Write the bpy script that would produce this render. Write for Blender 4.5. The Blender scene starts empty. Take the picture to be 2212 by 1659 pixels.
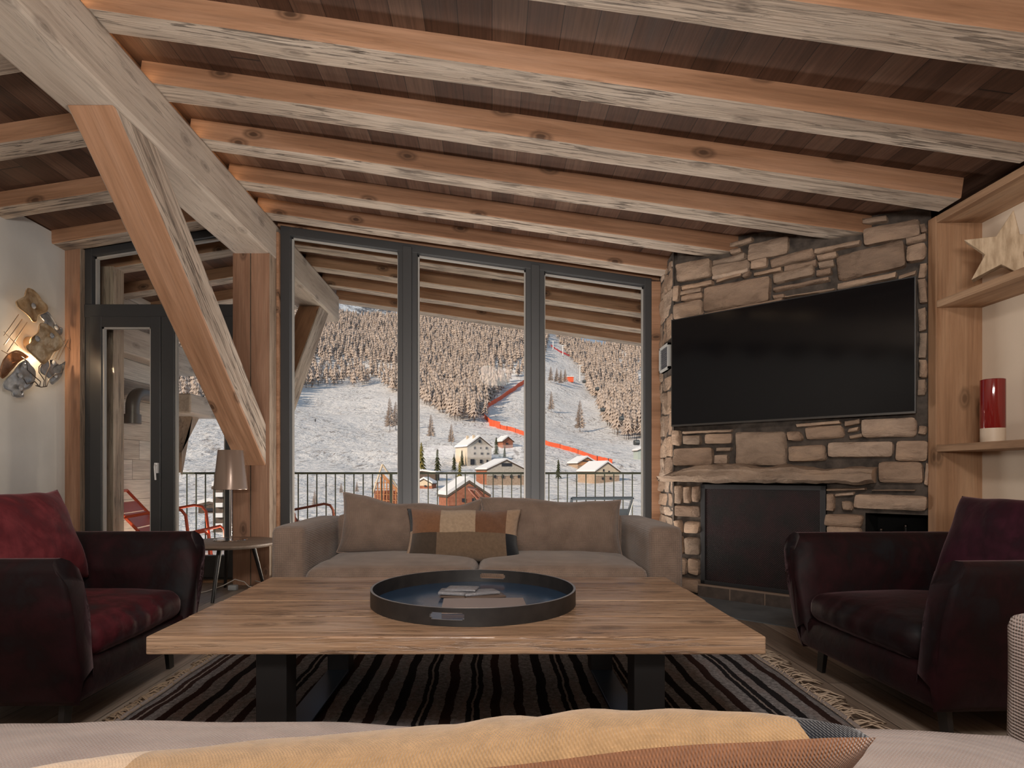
import bpy, bmesh, math, random
from mathutils import Vector, Matrix, noise
random.seed(7)
R = math.radians
SC = bpy.context.scene
COL = SC.collection

# ------------------------------------------------------------------ camera
EYE = 0.95            # camera height (m); the floor is z = 0, the camera looks along +Y
FPX, VX, VY = 1300.0, 1063.0, 1022.0
cam_data = bpy.data.cameras.new('camera')
cam = bpy.data.objects.new('camera', cam_data)
COL.objects.link(cam)
cam.location = (0, 0, EYE)
cam.rotation_euler = (R(90), 0, 0)
cam_data.sensor_width = 36
cam_data.lens = FPX / 2212 * 36
cam_data.shift_x = (1106 - VX) / 2212
cam_data.shift_y = (VY - 829.5) / 2212
cam_data.clip_start = 0.02
cam_data.clip_end = 12000
SC.camera = cam

# ------------------------------------------------------------------ exposure, sky, sun, added fill lights
SC.view_settings.view_transform = 'Standard'
SC.view_settings.look = 'None'
SC.view_settings.gamma = 1
SC.view_settings.use_curve_mapping = False
SC.view_settings.exposure = 0.0
world = bpy.data.worlds.new('sky')
SC.world = world
world.use_nodes = True
bg = world.node_tree.nodes['Background']
bg.inputs[0].default_value = (0.55, 0.67, 0.88, 1)
bg.inputs[1].default_value = 0.52
try:
    SC.cycles.max_bounces = 8
    SC.cycles.diffuse_bounces = 5
    SC.cycles.glossy_bounces = 3
    SC.cycles.transparent_max_bounces = 12
    SC.cycles.caustics_reflective = False
    SC.cycles.caustics_refractive = False
    SC.cycles.sample_clamp_indirect = 4
except Exception:
    pass


def light(name, typ, loc, energy, color, aim=None, **kw):
    d = bpy.data.lights.new(name, typ)
    d.energy = energy
    d.color = color
    for k, v in kw.items():
        setattr(d, k, v)
    o = bpy.data.objects.new(name, d)
    COL.objects.link(o)
    o.location = loc
    if aim is not None:
        o.rotation_euler = (Vector(aim) - Vector(loc)).to_track_quat('-Z', 'Y').to_euler()
    return o


light('sun', 'SUN', (0, -20, 30), 4.0, (1.0, 0.80, 0.64), aim=(18, 0, 18.5), angle=R(1.0))
# added fill lights, all out of view; the first lifts the ceiling from behind the camera
light('rear_fill_light', 'AREA', (-0.4, -1.6, 1.4), 285, (1.0, 0.93, 0.86), aim=(-0.4, -0.9, 3.2), shape='RECTANGLE', size=2.0, size_y=0.8)
light('sofa_fill_light', 'AREA', (-0.1, 4.85, 0.15), 48, (1.0, 0.93, 0.86), aim=(-0.1, 4.3, 3.0), shape='RECTANGLE', size=2.2, size_y=0.4)  # added fill hidden behind the sofa, brightens the rafter undersides
for lx, le in ((-3.3, 16), (-1.0, 42), (0.5, 42), (2.0, 42)):
    light('eaves_fill_light', 'POINT', (lx, 6.55, 0.16), le, (1.0, 0.80, 0.62), shadow_soft_size=.06)  # added fill out of view on the balcony, brightens eaves and side wall
light('overhead_fill_light', 'AREA', (0.1, -0.2, 2.75), 75, (1.0, 0.94, 0.88), aim=(0.1, 1.4, 0.0), shape='DISK', size=0.7)  # added overhead fill out of view, brightens rug, table and seats


def P(px, py, d):
    """World point at depth d for a point of the 2212 x 1659 frame."""
    return Vector(((px - VX) * d / FPX, d, EYE - (py - VY) * d / FPX))


# ------------------------------------------------------------------ mesh helper
class MB:
    def __init__(self):
        self.v = []
        self.f = []
        self.m = []

    def add(self, vs, fs, mat=0):
        b = len(self.v)
        self.v += [tuple(p) for p in vs]
        for q in fs:
            self.f.append(tuple(b + i for i in q))
            self.m.append(mat)

    def box(self, a, b, mat=0, mats=None):
        (x0, y0, z0), (x1, y1, z1) = a, b
        vs = [(x0, y0, z0), (x1, y0, z0), (x1, y1, z0), (x0, y1, z0), (x0, y0, z1), (x1, y0, z1), (x1, y1, z1), (x0, y1, z1)]
        fs = [(0, 3, 2, 1), (4, 5, 6, 7), (0, 1, 5, 4), (1, 2, 6, 5), (2, 3, 7, 6), (3, 0, 4, 7)]
        if mats is None:
            self.add(vs, fs, mat)
        else:   # bottom, top, front(-y), right, back, left
            for q, k in zip(fs, mats):
                self.add([vs[i] for i in q], [(0, 1, 2, 3)], k)

    def hexa(self, vs, mat=0):
        self.add(vs, [(0, 3, 2, 1), (4, 5, 6, 7), (0, 1, 5, 4), (1, 2, 6, 5), (2, 3, 7, 6), (3, 0, 4, 7)], mat)

    def prism(self, poly, ax, a, b, mat=0):
        """poly of 2-D points extruded along axis ax ('x','y','z') from a to b."""
        def pt(p, t):
            return {'x': (t, p[0], p[1]), 'y': (p[0], t, p[1]), 'z': (p[0], p[1], t)}[ax]
        n = len(poly)
        vs = [pt(p, a) for p in poly] + [pt(p, b) for p in poly]
        fs = [tuple(range(n - 1, -1, -1)), tuple(range(n, 2 * n))]
        fs += [(i, (i + 1) % n, n + (i + 1) % n, n + i) for i in range(n)]
        self.add(vs, fs, mat)

    def tube(self, pts, r, seg=8, mat=0, cap=True, r2=None):
        pts = [Vector(p) for p in pts]
        n = len(pts)
        vs, fs = [], []
        up = None
        for i, p in enumerate(pts):
            d = (pts[min(i + 1, n - 1)] - pts[max(i - 1, 0)]).normalized()
            if up is None:
                up = Vector((0, 0, 1)) if abs(d.z) < .9 else Vector((1, 0, 0))
            s = d.cross(up).normalized()
            up = s.cross(d).normalized()
            rr = r if r2 is None else r + (r2 - r) * i / (n - 1)
            if isinstance(r, (list, tuple)):
                rr = r[i]
            for k in range(seg):
                a = 2 * math.pi * k / seg
                vs.append(p + (s * math.cos(a) + up * math.sin(a)) * rr)
        for i in range(n - 1):
            for k in range(seg):
                k2 = (k + 1) % seg
                fs.append((i * seg + k, i * seg + k2, (i + 1) * seg + k2, (i + 1) * seg + k))
        if cap:
            fs.append(tuple(range(seg - 1, -1, -1)))
            fs.append(tuple((n - 1) * seg + k for k in range(seg)))
        self.add(vs, fs, mat)

    def lathe(self, prof, c=(0, 0, 0), seg=32, mat=0):
        vs, fs = [], []
        n = len(prof)
        for r, z in prof:
            for k in range(seg):
                a = 2 * math.pi * k / seg
                vs.append((c[0] + r * math.cos(a), c[1] + r * math.sin(a), c[2] + z))
        for i in range(n - 1):
            for k in range(seg):
                k2 = (k + 1) % seg
                fs.append((i * seg + k, i * seg + k2, (i + 1) * seg + k2, (i + 1) * seg + k))
        if prof[0][0] > 1e-6:
            fs.append(tuple(range(seg - 1, -1, -1)))
        if prof[-1][0] > 1e-6:
            fs.append(tuple((n - 1) * seg + k for k in range(seg)))
        self.add(vs, fs, mat)

    def rbox(self, c, s, r=.03, n=(10, 8, 4), bulge=(0, 0), mat=0, wob=0, seed=0):
        """soft box centred at c with size s, edge radius r; bulge = (top, sides)."""
        hx, hy, hz = s[0] / 2, s[1] / 2, s[2] / 2
        idx, vs, fs = {}, [], []
        nx, ny, nz = n

        def sp(i, k):     # spacing denser at the ends
            t = 2 * i / k - 1
            return math.copysign(1 - (1 - abs(t)) ** 1.35, t) if k > 3 else t

        def vert(i, j, k):
            key = (i, j, k)
            if key in idx:
                return idx[key]
            x, y, z = sp(i, nx), sp(j, ny), sp(k, nz)
            p = Vector((x * hx, y * hy, z * hz))
            q = Vector((max(-hx + r, min(hx - r, p.x)), max(-hy + r, min(hy - r, p.y)), max(-hz + r, min(hz - r, p.z))))
            d = p - q
            if d.length > 1e-9:
                p = q + d.normalized() * min(r, d.length if d.length < r else r)
            fx, fy, fz = 1 - abs(x) ** 2.4, 1 - abs(y) ** 2.4, 1 - abs(z) ** 2.4
            p.z += bulge[0] * max(0, fx) * max(0, fy) * (z if z > 0 else .3 * z)
            p.x += bulge[1] * max(0, fy) * max(0, fz) * x
            p.y += bulge[1] * max(0, fx) * max(0, fz) * y
            if wob:
                w = noise.noise_vector(Vector((p.x * 5 + seed * 7.3, p.y * 5, p.z * 5)))
                p += w * wob
            idx[key] = len(vs)
            vs.append(p + Vector(c))
            return idx[key]
        for i in range(nx):
            for j in range(ny):
                fs.append((vert(i, j, 0), vert(i, j + 1, 0), vert(i + 1, j + 1, 0), vert(i + 1, j, 0)))
                fs.append((vert(i, j, nz), vert(i + 1, j, nz), vert(i + 1, j + 1, nz), vert(i, j + 1, nz)))
        for i in range(nx):
            for k in range(nz):
                fs.append((vert(i, 0, k), vert(i + 1, 0, k), vert(i + 1, 0, k + 1), vert(i, 0, k + 1)))
                fs.append((vert(i, ny, k), vert(i, ny, k + 1), vert(i + 1, ny, k + 1), vert(i + 1, ny, k)))
        for j in range(ny):
            for k in range(nz):
                fs.append((vert(0, j, k), vert(0, j, k + 1), vert(0, j + 1, k + 1), vert(0, j + 1, k)))
                fs.append((vert(nx, j, k), vert(nx, j + 1, k), vert(nx, j + 1, k + 1), vert(nx, j, k + 1)))
        self.add(vs, fs, mat)

    def xf(self, M):
        self.v = [tuple(M @ Vector(p)) for p in self.v]
        return self

    def build(self, name, mats, parent=None, loc=None, rot=None, smooth=None, bevel=0, bseg=2, weld=False, sub=0):
        me = bpy.data.meshes.new(name)
        me.from_pydata(self.v, [], self.f)
        if not isinstance(mats, (list, tuple)):
            mats = [mats]
        for m in mats:
            me.materials.append(m)
        if len(mats) > 1:
            me.polygons.foreach_set('material_index', self.m)
        if weld:
            bm = bmesh.new()
            bm.from_mesh(me)
            bmesh.ops.remove_doubles(bm, verts=bm.verts, dist=1e-5)
            bmesh.ops.recalc_face_normals(bm, faces=bm.faces)
            bm.to_mesh(me)
            bm.free()
        if smooth:
            me.polygons.foreach_set('use_smooth', [True] * len(me.polygons))
            if smooth < 180:
                me.set_sharp_from_angle(angle=R(smooth))
        me.update()
        o = bpy.data.objects.new(name, me)
        COL.objects.link(o)
        if parent is not None:
            o.parent = parent
        if loc is not None:
            o.location = loc
        if rot is not None:
            o.rotation_euler = rot
        if bevel:
            b = o.modifiers.new('bevel', 'BEVEL')
            b.width = bevel
            b.segments = bseg
            b.limit_method = 'ANGLE'
            b.angle_limit = R(50)
        if sub:
            s = o.modifiers.new('subdivision', 'SUBSURF')
            s.levels = sub
            s.render_levels = sub
        return o


def tag(o, label=None, cat=None, group=None, kind=None):
    for k, v in (('label', label), ('category', cat), ('group', group), ('kind', kind)):
        if v:
            o[k] = v
    return o


def thing(name, label, cat, loc=(0, 0, 0), rz=0, group=None):
    o = bpy.data.objects.new(name, None)
    COL.objects.link(o)
    o.location = loc
    o.rotation_euler = (0, 0, rz)
    o.empty_display_size = .1
    return tag(o, label, cat, group)


def bx(name, a, b, mat, parent=None, bevel=0, mats=None):
    m = MB()
    m.box(a, b, mats=mats)
    return m.build(name, mat, parent, bevel=bevel)


# ------------------------------------------------------------------ material helper
class NT:
    def __init__(self, name):
        self.mat = bpy.data.materials.new(name)
        self.mat.use_nodes = True
        self.t = self.mat.node_tree
        self.b = self.t.nodes['Principled BSDF']
        self.out = self.t.nodes['Material Output']

    def n(self, typ, **kw):
        nd = self.t.nodes.new('ShaderNode' + typ)
        for k, v in kw.items():
            setattr(nd, k, v)
        return nd

    def put(self, sock, v):
        if v is None:
            return
        if hasattr(v, 'links') or hasattr(v, 'is_output'):
            self.t.links.new(v, sock)
        else:
            if isinstance(v, (tuple, list)) and len(v) == 3 and sock.type == 'RGBA':
                v = (*v, 1)
            sock.default_value = v

    def math(self, op, a, b=None, c=None, clamp=False):
        nd = self.n('Math', operation=op, use_clamp=clamp)
        for s, v in zip(nd.inputs, (a, b, c)):
            self.put(s, v)
        return nd.outputs[0]

    def vmath(self, op, a, b=None):
        nd = self.n('VectorMath', operation=op)
        self.put(nd.inputs[0], a)
        self.put(nd.inputs[1], b)
        return nd.outputs[0]

    def coord(self, rand=True, kind='Object'):
        c = self.n('TexCoord').outputs[kind]
        if rand:
            r = self.n('ObjectInfo').outputs['Random']
            v = self.n('CombineXYZ')
            self.put(v.inputs[0], self.math('MULTIPLY', r, 37.0))
            self.put(v.inputs[1], self.math('MULTIPLY', r, 91.0))
            self.put(v.inputs[2], self.math('MULTIPLY', r, 53.0))
            c = self.vmath('ADD', c, v.outputs[0])
        return c

    def mul(self, c, s):
        return self.vmath('MULTIPLY', c, tuple(s))

    def noise(self, vec, scale=1, detail=4, rough=.55, dist=0, out='Fac'):
        nd = self.n('TexNoise')
        self.put(nd.inputs['Vector'], vec)
        nd.inputs['Scale'].default_value = scale
        nd.inputs['Detail'].default_value = detail
        nd.inputs['Roughness'].default_value = rough
        nd.inputs['Distortion'].default_value = dist
        return nd.outputs[out]

    def voro(self, vec, scale=1, feature='F1', dim='3D', out='Distance', rnd=1):
        nd = self.n('TexVoronoi', feature=feature, voronoi_dimensions=dim)
        self.put(nd.inputs['Vector'], vec)
        nd.inputs['Scale'].default_value = scale
        nd.inputs['Randomness'].default_value = rnd
        return nd.outputs[out]

    def ramp(self, fac, stops, interp='LINEAR'):
        nd = self.n('ValToRGB')
        cr = nd.color_ramp
        cr.interpolation = interp
        while len(cr.elements) < len(stops):
            cr.elements.new(.5)
        for e, (p, c) in zip(cr.elements, stops):
            e.position = p
            e.color = (*c, 1) if len(c) == 3 else c
        self.put(nd.inputs[0], fac)
        return nd.outputs[0]

    def rng(self, fac, a, b, lo=0, hi=1):
        nd = self.n('MapRange')
        self.put(nd.inputs[0], fac)
        for i, v in enumerate((a, b, lo, hi)):
            nd.inputs[i + 1].default_value = v
        return nd.outputs[0]

    def mix(self, fac, a, b, mode='MIX'):
        nd = self.n('Mix', data_type='RGBA', blend_type=mode)
        self.put(nd.inputs[0], fac)
        self.put(nd.inputs[6], a)
        self.put(nd.inputs[7], b)
        return nd.outputs[2]

    def bump(self, h, strength=.3, dist=.01, nrm=None):
        nd = self.n('Bump')
        nd.inputs['Strength'].default_value = strength
        nd.inputs['Distance'].default_value = dist
        self.put(nd.inputs['Height'], h)
        if nrm is not None:
            self.put(nd.inputs['Normal'], nrm)
        return nd.outputs[0]

    def sep(self, v):
        nd = self.n('SeparateXYZ')
        self.put(nd.inputs[0], v)
        return nd.outputs

    def comb(self, x, y, z=0):
        nd = self.n('CombineXYZ')
        for s, v in zip(nd.inputs, (x, y, z)):
            self.put(s, v)
        return nd.outputs[0]

    def set(self, **kw):
        for k, v in kw.items():
            self.put(self.b.inputs[k.replace('_', ' ')], v)
        return self.mat


def plain(name, col, rough=.6, metal=0, spec=.5, **kw):
    t = NT(name)
    return t.set(Base_Color=col, Roughness=rough, Metallic=metal, Specular_IOR_Level=spec, **kw)


def wood(name, dark, mid, lite, axis='X', rough=.62, crack=0.0, knots=.8, bump=.25, scale=1.0, fine=.35, rand=True, spec=.35):
    t = NT(name)
    c = t.coord(rand)

    def ax(along, across):
        v = [across * scale] * 3
        v['XYZ'.index(axis)] = along * scale
        return v
    n1 = t.noise(t.mul(c, ax(.7, 7)), 1, 5, .6, .7)
    col = t.ramp(n1, [(.28, dark), (.5, mid), (.72, lite)])
    n2 = t.noise(t.mul(c, ax(2.2, 75)), 1, 3, .6, .3)
    col = t.mix(fine, col, t.ramp(n2, [(.3, (.25, .25, .25)), (.62, (1, 1, 1))]), 'MULTIPLY')
    h = t.math('ADD', t.math('MULTIPLY', n2, .6), n1)
    if knots:
        s = t.sep(c)
        o = [s[i] for i in range(3) if 'XYZ'[i] != axis]
        along = s['XYZ'.index(axis)]
        kv = t.comb(t.math('MULTIPLY', along, 1.5), t.math('MULTIPLY', t.math('ADD', o[0], o[1]), 3.1))
        d = t.voro(t.vmath('ADD', kv, t.mul(t.noise(c, 9, 2, .5, 0, 'Color'), (.03, .06, 0))), 1, 'F1', '2D')
        k = t.ramp(d, [(.03, (1, 1, 1)), (.052, (.45, .45, .45)), (.075, (.7, .7, .7)), (.12, (0, 0, 0))])
        col = t.mix(t.math('MULTIPLY', k, knots), col, tuple(x * .28 for x in dark))
    if crack:
        n3 = t.noise(t.mul(c, ax(2.9, 38)), 1, 7, .66, 1.3)
        ck = t.ramp(n3, [(.54, (0, 0, 0)), (.63, (1, 1, 1))])
        n4 = t.noise(t.mul(c, ax(1.0, 3.5)), 1, 2)
        ck = t.math('MULTIPLY', ck, t.rng(n4, .38, .6, .25, 1))
        col = t.mix(t.math('MULTIPLY', ck, crack), col, tuple(x * .42 for x in dark))
        h = t.math('SUBTRACT', h, t.math('MULTIPLY', ck, 1.6))
    return t.set(Base_Color=col, Roughness=rough, Specular_IOR_Level=spec, Normal=t.bump(h, bump, .012))


def boards(name, cols, along='Y', across='X', width=.16, length=2.4, rough=.6, gap=.02, bump=.3, spec=.35, gloss_var=0):
    t = NT(name)
    s = t.sep(t.coord(False))
    a, u = s['XYZ'.index(along)], s['XYZ'.index(across)]
    uu = t.math('DIVIDE', u, width)
    i = t.math('FLOOR', uu)
    wn = t.n('TexWhiteNoise', noise_dimensions='1D')
    t.put(wn.inputs['W'], i)
    r1 = wn.outputs[0]
    aa = t.math('ADD', t.math('DIVIDE', a, length), t.math('MULTIPLY', r1, 7.3))
    j = t.math('FLOOR', aa)
    wn2 = t.n('TexWhiteNoise', noise_dimensions='2D')
    t.put(wn2.inputs['Vector'], t.comb(i, j))
    r2 = wn2.outputs[0]
    off = t.math('MULTIPLY', r2, 60.0)
    gv = t.comb(t.math('ADD', t.math('MULTIPLY', u, 9), off), t.math('ADD', t.math('MULTIPLY', a, .9), off), off)
    n1 = t.noise(gv, 1, 5, .6, .8)
    n2 = t.noise(t.comb(t.math('MULTIPLY', u, 90), t.math('MULTIPLY', a, 3), off), 1, 3, .6, .4)
    f = t.math('ADD', t.math('MULTIPLY', r2, .42), t.math('MULTIPLY', n1, .66))
    col = t.ramp(f, [(.2 + .6 * k / (len(cols) - 1), c) for k, c in enumerate(cols)])
    col = t.mix(.5, col, t.ramp(n2, [(.3, (.3, .3, .3)), (.62, (1, 1, 1))]), 'MULTIPLY')
    fr = t.math('FRACT', uu)
    e = t.math('MINIMUM', fr, t.math('SUBTRACT', 1.0, fr))
    g = t.math('LESS_THAN', e, gap)
    fa = t.math('FRACT', aa)
    g2 = t.math('LESS_THAN', fa, .0018)
    g = t.math('MAXIMUM', g, g2)
    col = t.mix(t.math('MULTIPLY', g, .8), col, (.012, .008, .006))
    h = t.math('SUBTRACT', t.math('MULTIPLY', n2, .5), t.math('MULTIPLY', g, 1.5))
    return t.set(Base_Color=col, Roughness=t.rng(n1, .3, .7, rough - .08, rough + .08), Specular_IOR_Level=spec, Normal=t.bump(h, bump, .006))


M = {}
M['planed'] = wood('planed_larch', (.24, .118, .062), (.37, .198, .112), (.46, .265, .165), 'X', crack=.2, knots=.95, bump=.15, fine=.3)
M['hewn'] = wood('weathered_hewn_wood', (.33, .25, .195), (.53, .43, .345), (.65, .55, .46), 'X', crack=1.0, knots=.5, bump=.8, fine=.35, rough=.75)
M['pale_y'] = wood('pale_bleached_wood', (.37, .295, .235), (.52, .435, .36), (.62, .535, .455), 'Y', crack=.5, knots=.5, bump=.25, fine=.2, rough=.7)
M['planed_z'] = wood('planed_larch_upright', (.21, .105, .060), (.32, .175, .108), (.40, .24, .155), 'Z', crack=.15, knots=.8, bump=.15, fine=.3)
M['hewn_z'] = wood('weathered_wood_upright', (.27, .19, .135), (.44, .33, .245), (.56, .45, .35), 'Z', crack=.7, knots=.3, bump=.6)
M['shelf'] = wood('bookcase_larch', (.26, .135, .07), (.40, .23, .13), (.52, .33, .20), 'Z', crack=.15, knots=.7, bump=.12, fine=.25, rand=False)
M['shelf_y'] = wood('bookcase_larch_shelf', (.27, .15, .085), (.42, .26, .155), (.54, .36, .23), 'Y', crack=.25, knots=.4, bump=.15, fine=.3, rand=False)
M['ceil'] = boards('dark_roof_boards', [(.035, .018, .013), (.085, .042, .026), (.12, .060, .038), (.17, .098, .066)], width=.155, length=5.3, gap=.012, rough=.6)
M['floor'] = boards('oak_floor_boards', [(.14, .105, .08), (.23, .175, .135), (.31, .245, .195), (.39, .325, .265)], width=.19, length=2.2, gap=.012, rough=.45, bump=.2)
M['deckwood'] = boards('balcony_deck_boards', [(.3, .29, .28), (.4, .39, .38), (.5, .5, .5)], along='X', across='Y', width=.14, length=3)
t = NT('pale_plaster')
c = t.coord(False)
M['plaster'] = t.set(Base_Color=t.ramp(t.noise(c, 2.2, 4), [(.3, (.60, .59, .56)), (.7, (.68, .67, .64))]), Roughness=.85, Normal=t.bump(t.noise(c, 45, 3), .06, .01))
t = NT('cream_plaster')
c = t.coord(False)
M['cream'] = t.set(Base_Color=t.ramp(t.noise(c, 2.2, 4), [(.3, (.66, .55, .43)), (.7, (.72, .61, .49))]), Roughness=.85, Normal=t.bump(t.noise(c, 45, 3), .06, .01))
M['frame'] = plain('anthracite_window_metal', (.035, .036, .038), .42)
M['black'] = plain('black_metal', (.012, .011, .011), .4)
M['tinted_steel'] = plain('sky_tinted_steel', (.07, .11, .17), .34, metal=.7)  # blue of the reflected sky is mixed into the steel colour
M['gasket'] = plain('pale_glazing_bead', (.42, .40, .37), .5)
M['chrome'] = plain('polished_chrome', (.75, .75, .75), .12, metal=1)
t = NT('window_glass')
gl = t.n('BsdfGlossy')
gl.inputs['Roughness'].default_value = .0
tr = t.n('BsdfTransparent')
tr.inputs[0].default_value = (.96, .98, .97, 1)
fr = t.n('LayerWeight')
fr.inputs[0].default_value = .12
mx = t.n('MixShader')
t.put(mx.inputs[0], t.math('MULTIPLY', fr.outputs['Fresnel'], .5))
t.put(mx.inputs[1], tr.outputs[0])
t.put(mx.inputs[2], gl.outputs[0])
t.put(t.out.inputs[0], mx.outputs[0])
M['glass'] = t.mat

# ------------------------------------------------------------------ room shell
SR, SL = .143, .16                 # slopes of the two roof planes
def zr(x): return 3.245 - SR * (x + 1.887)      # underside of the roof boards, right of the ridge
def zl(x): return 3.005 + SL * (x + 3.70)       # and left of it
RIDGE = -2.04
WY = 5.36                          # the glazed wall
GY = 5.30


def structure(o):
    o['kind'] = 'structure'
    return o


structure(bx('floor', (-3.95, -4.1, -.12), (3.2, 5.46, 0), M['floor']))
m = MB()
m.prism([(RIDGE, zr(RIDGE)), (3.6, zr(3.6)), (3.6, zr(3.6) + .16), (RIDGE, zr(RIDGE) + .16)], 'y', -4.1, 7.86)
m.prism([(-4.9, zl(-4.9)), (RIDGE, zr(RIDGE)), (RIDGE, zr(RIDGE) + .16), (-4.9, zl(-4.9) + .16)], 'y', -4.1, 7.86)
structure(m.build('ceiling', M['ceil']))
structure(bx('wall_left', (-3.9, -4.1, 0), (-3.72, 5.42, 2.99), M['plaster']))
structure(bx('wall_right', (2.96, -4.1, 0), (3.12, 5.42, 2.56), M['cream']))
structure(bx('wall_back', (-3.9, -4.2, 0), (3.12, -4.05, 3.3), M['plaster']))
m = MB()
m.box((1.50, 5.32, 0), (3.12, 5.42, 2.54))
structure(m.build('wall_front', M['plaster']))

# rafters ------------------------------------------------------------
def rafter(name, y, w, x0, x1, left=False, h=.115):
    s = SL if left else -SR
    z0 = (zl(x0) if left else zr(x0))
    L = (x1 - x0) * math.sqrt(1 + s * s)
    m = MB()
    n = 24
    # bottom slightly uneven like a hewn beam
    vs, fs, mt = [], [], []
    for i in range(n + 1):
        x = L * i / n
        j = [noise.noise(Vector((x * 1.7, y * 9 + k * 3.1, .3))) * .006 for k in range(4)]
        vs += [(x, 0 + j[0], -h + j[1]), (x, w + j[2], -h + j[3]), (x, w, .01), (x, 0, .01)]
    for i in range(n):
        a, b = 4 * i, 4 * (i + 1)
        m_ = [((a, a + 1, b + 1, b), 1), ((a + 1, a + 2, b + 2, b + 1), 0), ((a + 3, a, b, b + 3), 0), ((a + 2, a + 3, b + 3, b + 2), 0)]
        for q, k in m_:
            fs.append(q)
            mt.append(k)
    fs += [(0, 3, 2, 1), (4 * n, 4 * n + 1, 4 * n + 2, 4 * n + 3)]
    mt += [0, 0]
    m.v, m.f, m.m = vs, [tuple(q[::-1]) for q in fs], mt
    o = m.build(name, [M['planed'], M['hewn']], loc=(x0, y, z0), rot=(0, -math.atan(s), 0), bevel=.006, bseg=1)
    return structure(o)


for y in (-3.3, -2.75, -2.2, -1.65, -1.1, -.55, .0, .55, 1.1, 1.66):
    rafter('ceiling_beam', y, .17, -1.96, 2.64)
for y, w, x1 in ((2.22, .19, 2.64), (2.82, .17, 2.64), (3.36, .17, 2.64), (3.91, .17, 2.62), (4.48, .17, 2.05), (5.03, .17, 1.58)):
    rafter('ceiling_beam', y, w, -1.96, x1)
for y, w in ((5.72, .19), (6.33, .19), (6.95, .19), (7.58, .2)):
    rafter('eaves_beam', y, w, -1.96, 3.5)
for y in (-3.2, -2.5, -1.8, -1.1, -.4, .3, .98, 1.66, 2.34, 3.02, 3.72, 4.42, 5.08):
    rafter('ceiling_beam', y, .18, -3.74, -2.1, True)
for y in (5.72, 6.4, 7.05, 7.62):
    rafter('eaves_beam', y, .18, -4.85, -2.1, True)
# ridge beam, post and braces
m = MB()
m.box((-2.197, -4.0, 2.813), (-1.887, 7.43, 3.13))
structure(m.build('ridge_beam', M['pale_y'], bevel=.02))
m = MB()
m.box((-2.04, -4.0, 3.05), (-2.0, 7.4, 3.26))
structure(m.build('ridge_board_beam', M['planed'],))
m = MB()
m.box((-2.197, 5.10, 0), (-2.052, 5.40, 2.813), mats=(0, 0, 0, 1, 0, 1))
m.box((-2.042, 5.10, 0), (-1.887, 5.40, 2.813), mats=(0, 0, 0, 1, 0, 1))
m.box((-2.06, 5.13, 0), (-2.03, 5.38, 2.813), 2)
structure(m.build('timber_post_column', [M['planed_z'], M['hewn_z'], plain('dark_crack', (.03, .015, .01), .9)], bevel=.008))


def brace(name, a, b, x0, x1, th, cut=None):
    """slanted timber in a Y-Z plane: a, b = lower edge ends (y, z), th = height of the cut."""
    d = Vector((0, b[0] - a[0], b[1] - a[1]))
    L = d.length
    ang = math.atan2(d.z, d.y)
    m = MB()
    # local X runs along the timber; ends cut plumb at b and level at a
    ca, sa = math.cos(ang), math.sin(ang)
    dy = b[0] - a[0]
    e = th / abs(math.tan(ang))           # level cut length at the top end
    pts = [(a[0], a[1]), (b[0], b[1]), (b[0], b[1] + th), (a[0] + (e if dy > 0 else -e), a[1])]
    loc = []
    for (py, pz) in pts:
        ry, rz_ = py - a[0], pz - a[1]
        loc.append((ry * ca + rz_ * sa, -ry * sa + rz_ * ca))
    n = len(loc)
    vs = [(p[0], -x1, p[1]) for p in loc] + [(p[0], -x0, p[1]) for p in loc]
    m.add(vs[:n], [tuple(range(n))], 1)
    m.add(vs[n:], [tuple(range(n - 1, -1, -1))], 1)
    for i in range(n):
        j = (i + 1) % n
        m.add([vs[i], vs[j], vs[n + j], vs[n + i]], [(0, 3, 2, 1)], 0)
    o = m.build(name, [M['planed'], M['hewn']], weld=True)
    o.matrix_world = Matrix.Translation((0, a[0], a[1])) @ Matrix.Rotation(R(90), 4, 'Z') @ Matrix.Rotation(-ang, 4, 'Y')
    o.modifiers.new('bevel', 'BEVEL').width = .008
    return structure(o)


brace('brace_beam', (3.04, 2.815), (5.10, 1.01), -2.155, -1.915, .352)
brace('eaves_brace_beam', (7.05, 2.815), (5.42, 1.10), -2.155, -1.915, .36)

# glazed wall --------------------------------------------------------
def zb(x): return zr(x) - .108
def zlb(x): return zl(x) - .095
m = MB()
m.prism([(-1.90, zb(-1.9) - .0), (1.58, zb(1.58)), (1.58, zr(1.58) + .02), (-1.90, zr(-1.9) + .02)], 'y', 5.33, 5.42)
m.box((-1.887, 5.26, 0), (-1.866, 5.42, 3.06))
m.box((1.405, 5.30, 0), (1.50, 5.42, 2.64))
structure(m.build('trim_1', M['planed'], bevel=.004))
m = MB()
m.box((-3.73, 5.24, 0), (-3.588, 5.44, 2.915), mats=(0, 0, 0, 1, 0, 1))
structure(m.build('trim_2', [M['planed_z'], M['hewn_z']], bevel=.012))
m = MB()
m.prism([(-3.74, zlb(-3.74)), (-2.197, zlb(-2.197)), (-2.197, zl(-2.197)), (-3.74, zl(-3.74))], 'y', 5.33, 5.42)
structure(m.build('trim_3', M['planed']))
m = MB()
m.box((-3.72, 5.22, 0), (-2.2, 5.44, .012))
structure(m.build('trim_4', M['shelf_y']))

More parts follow.
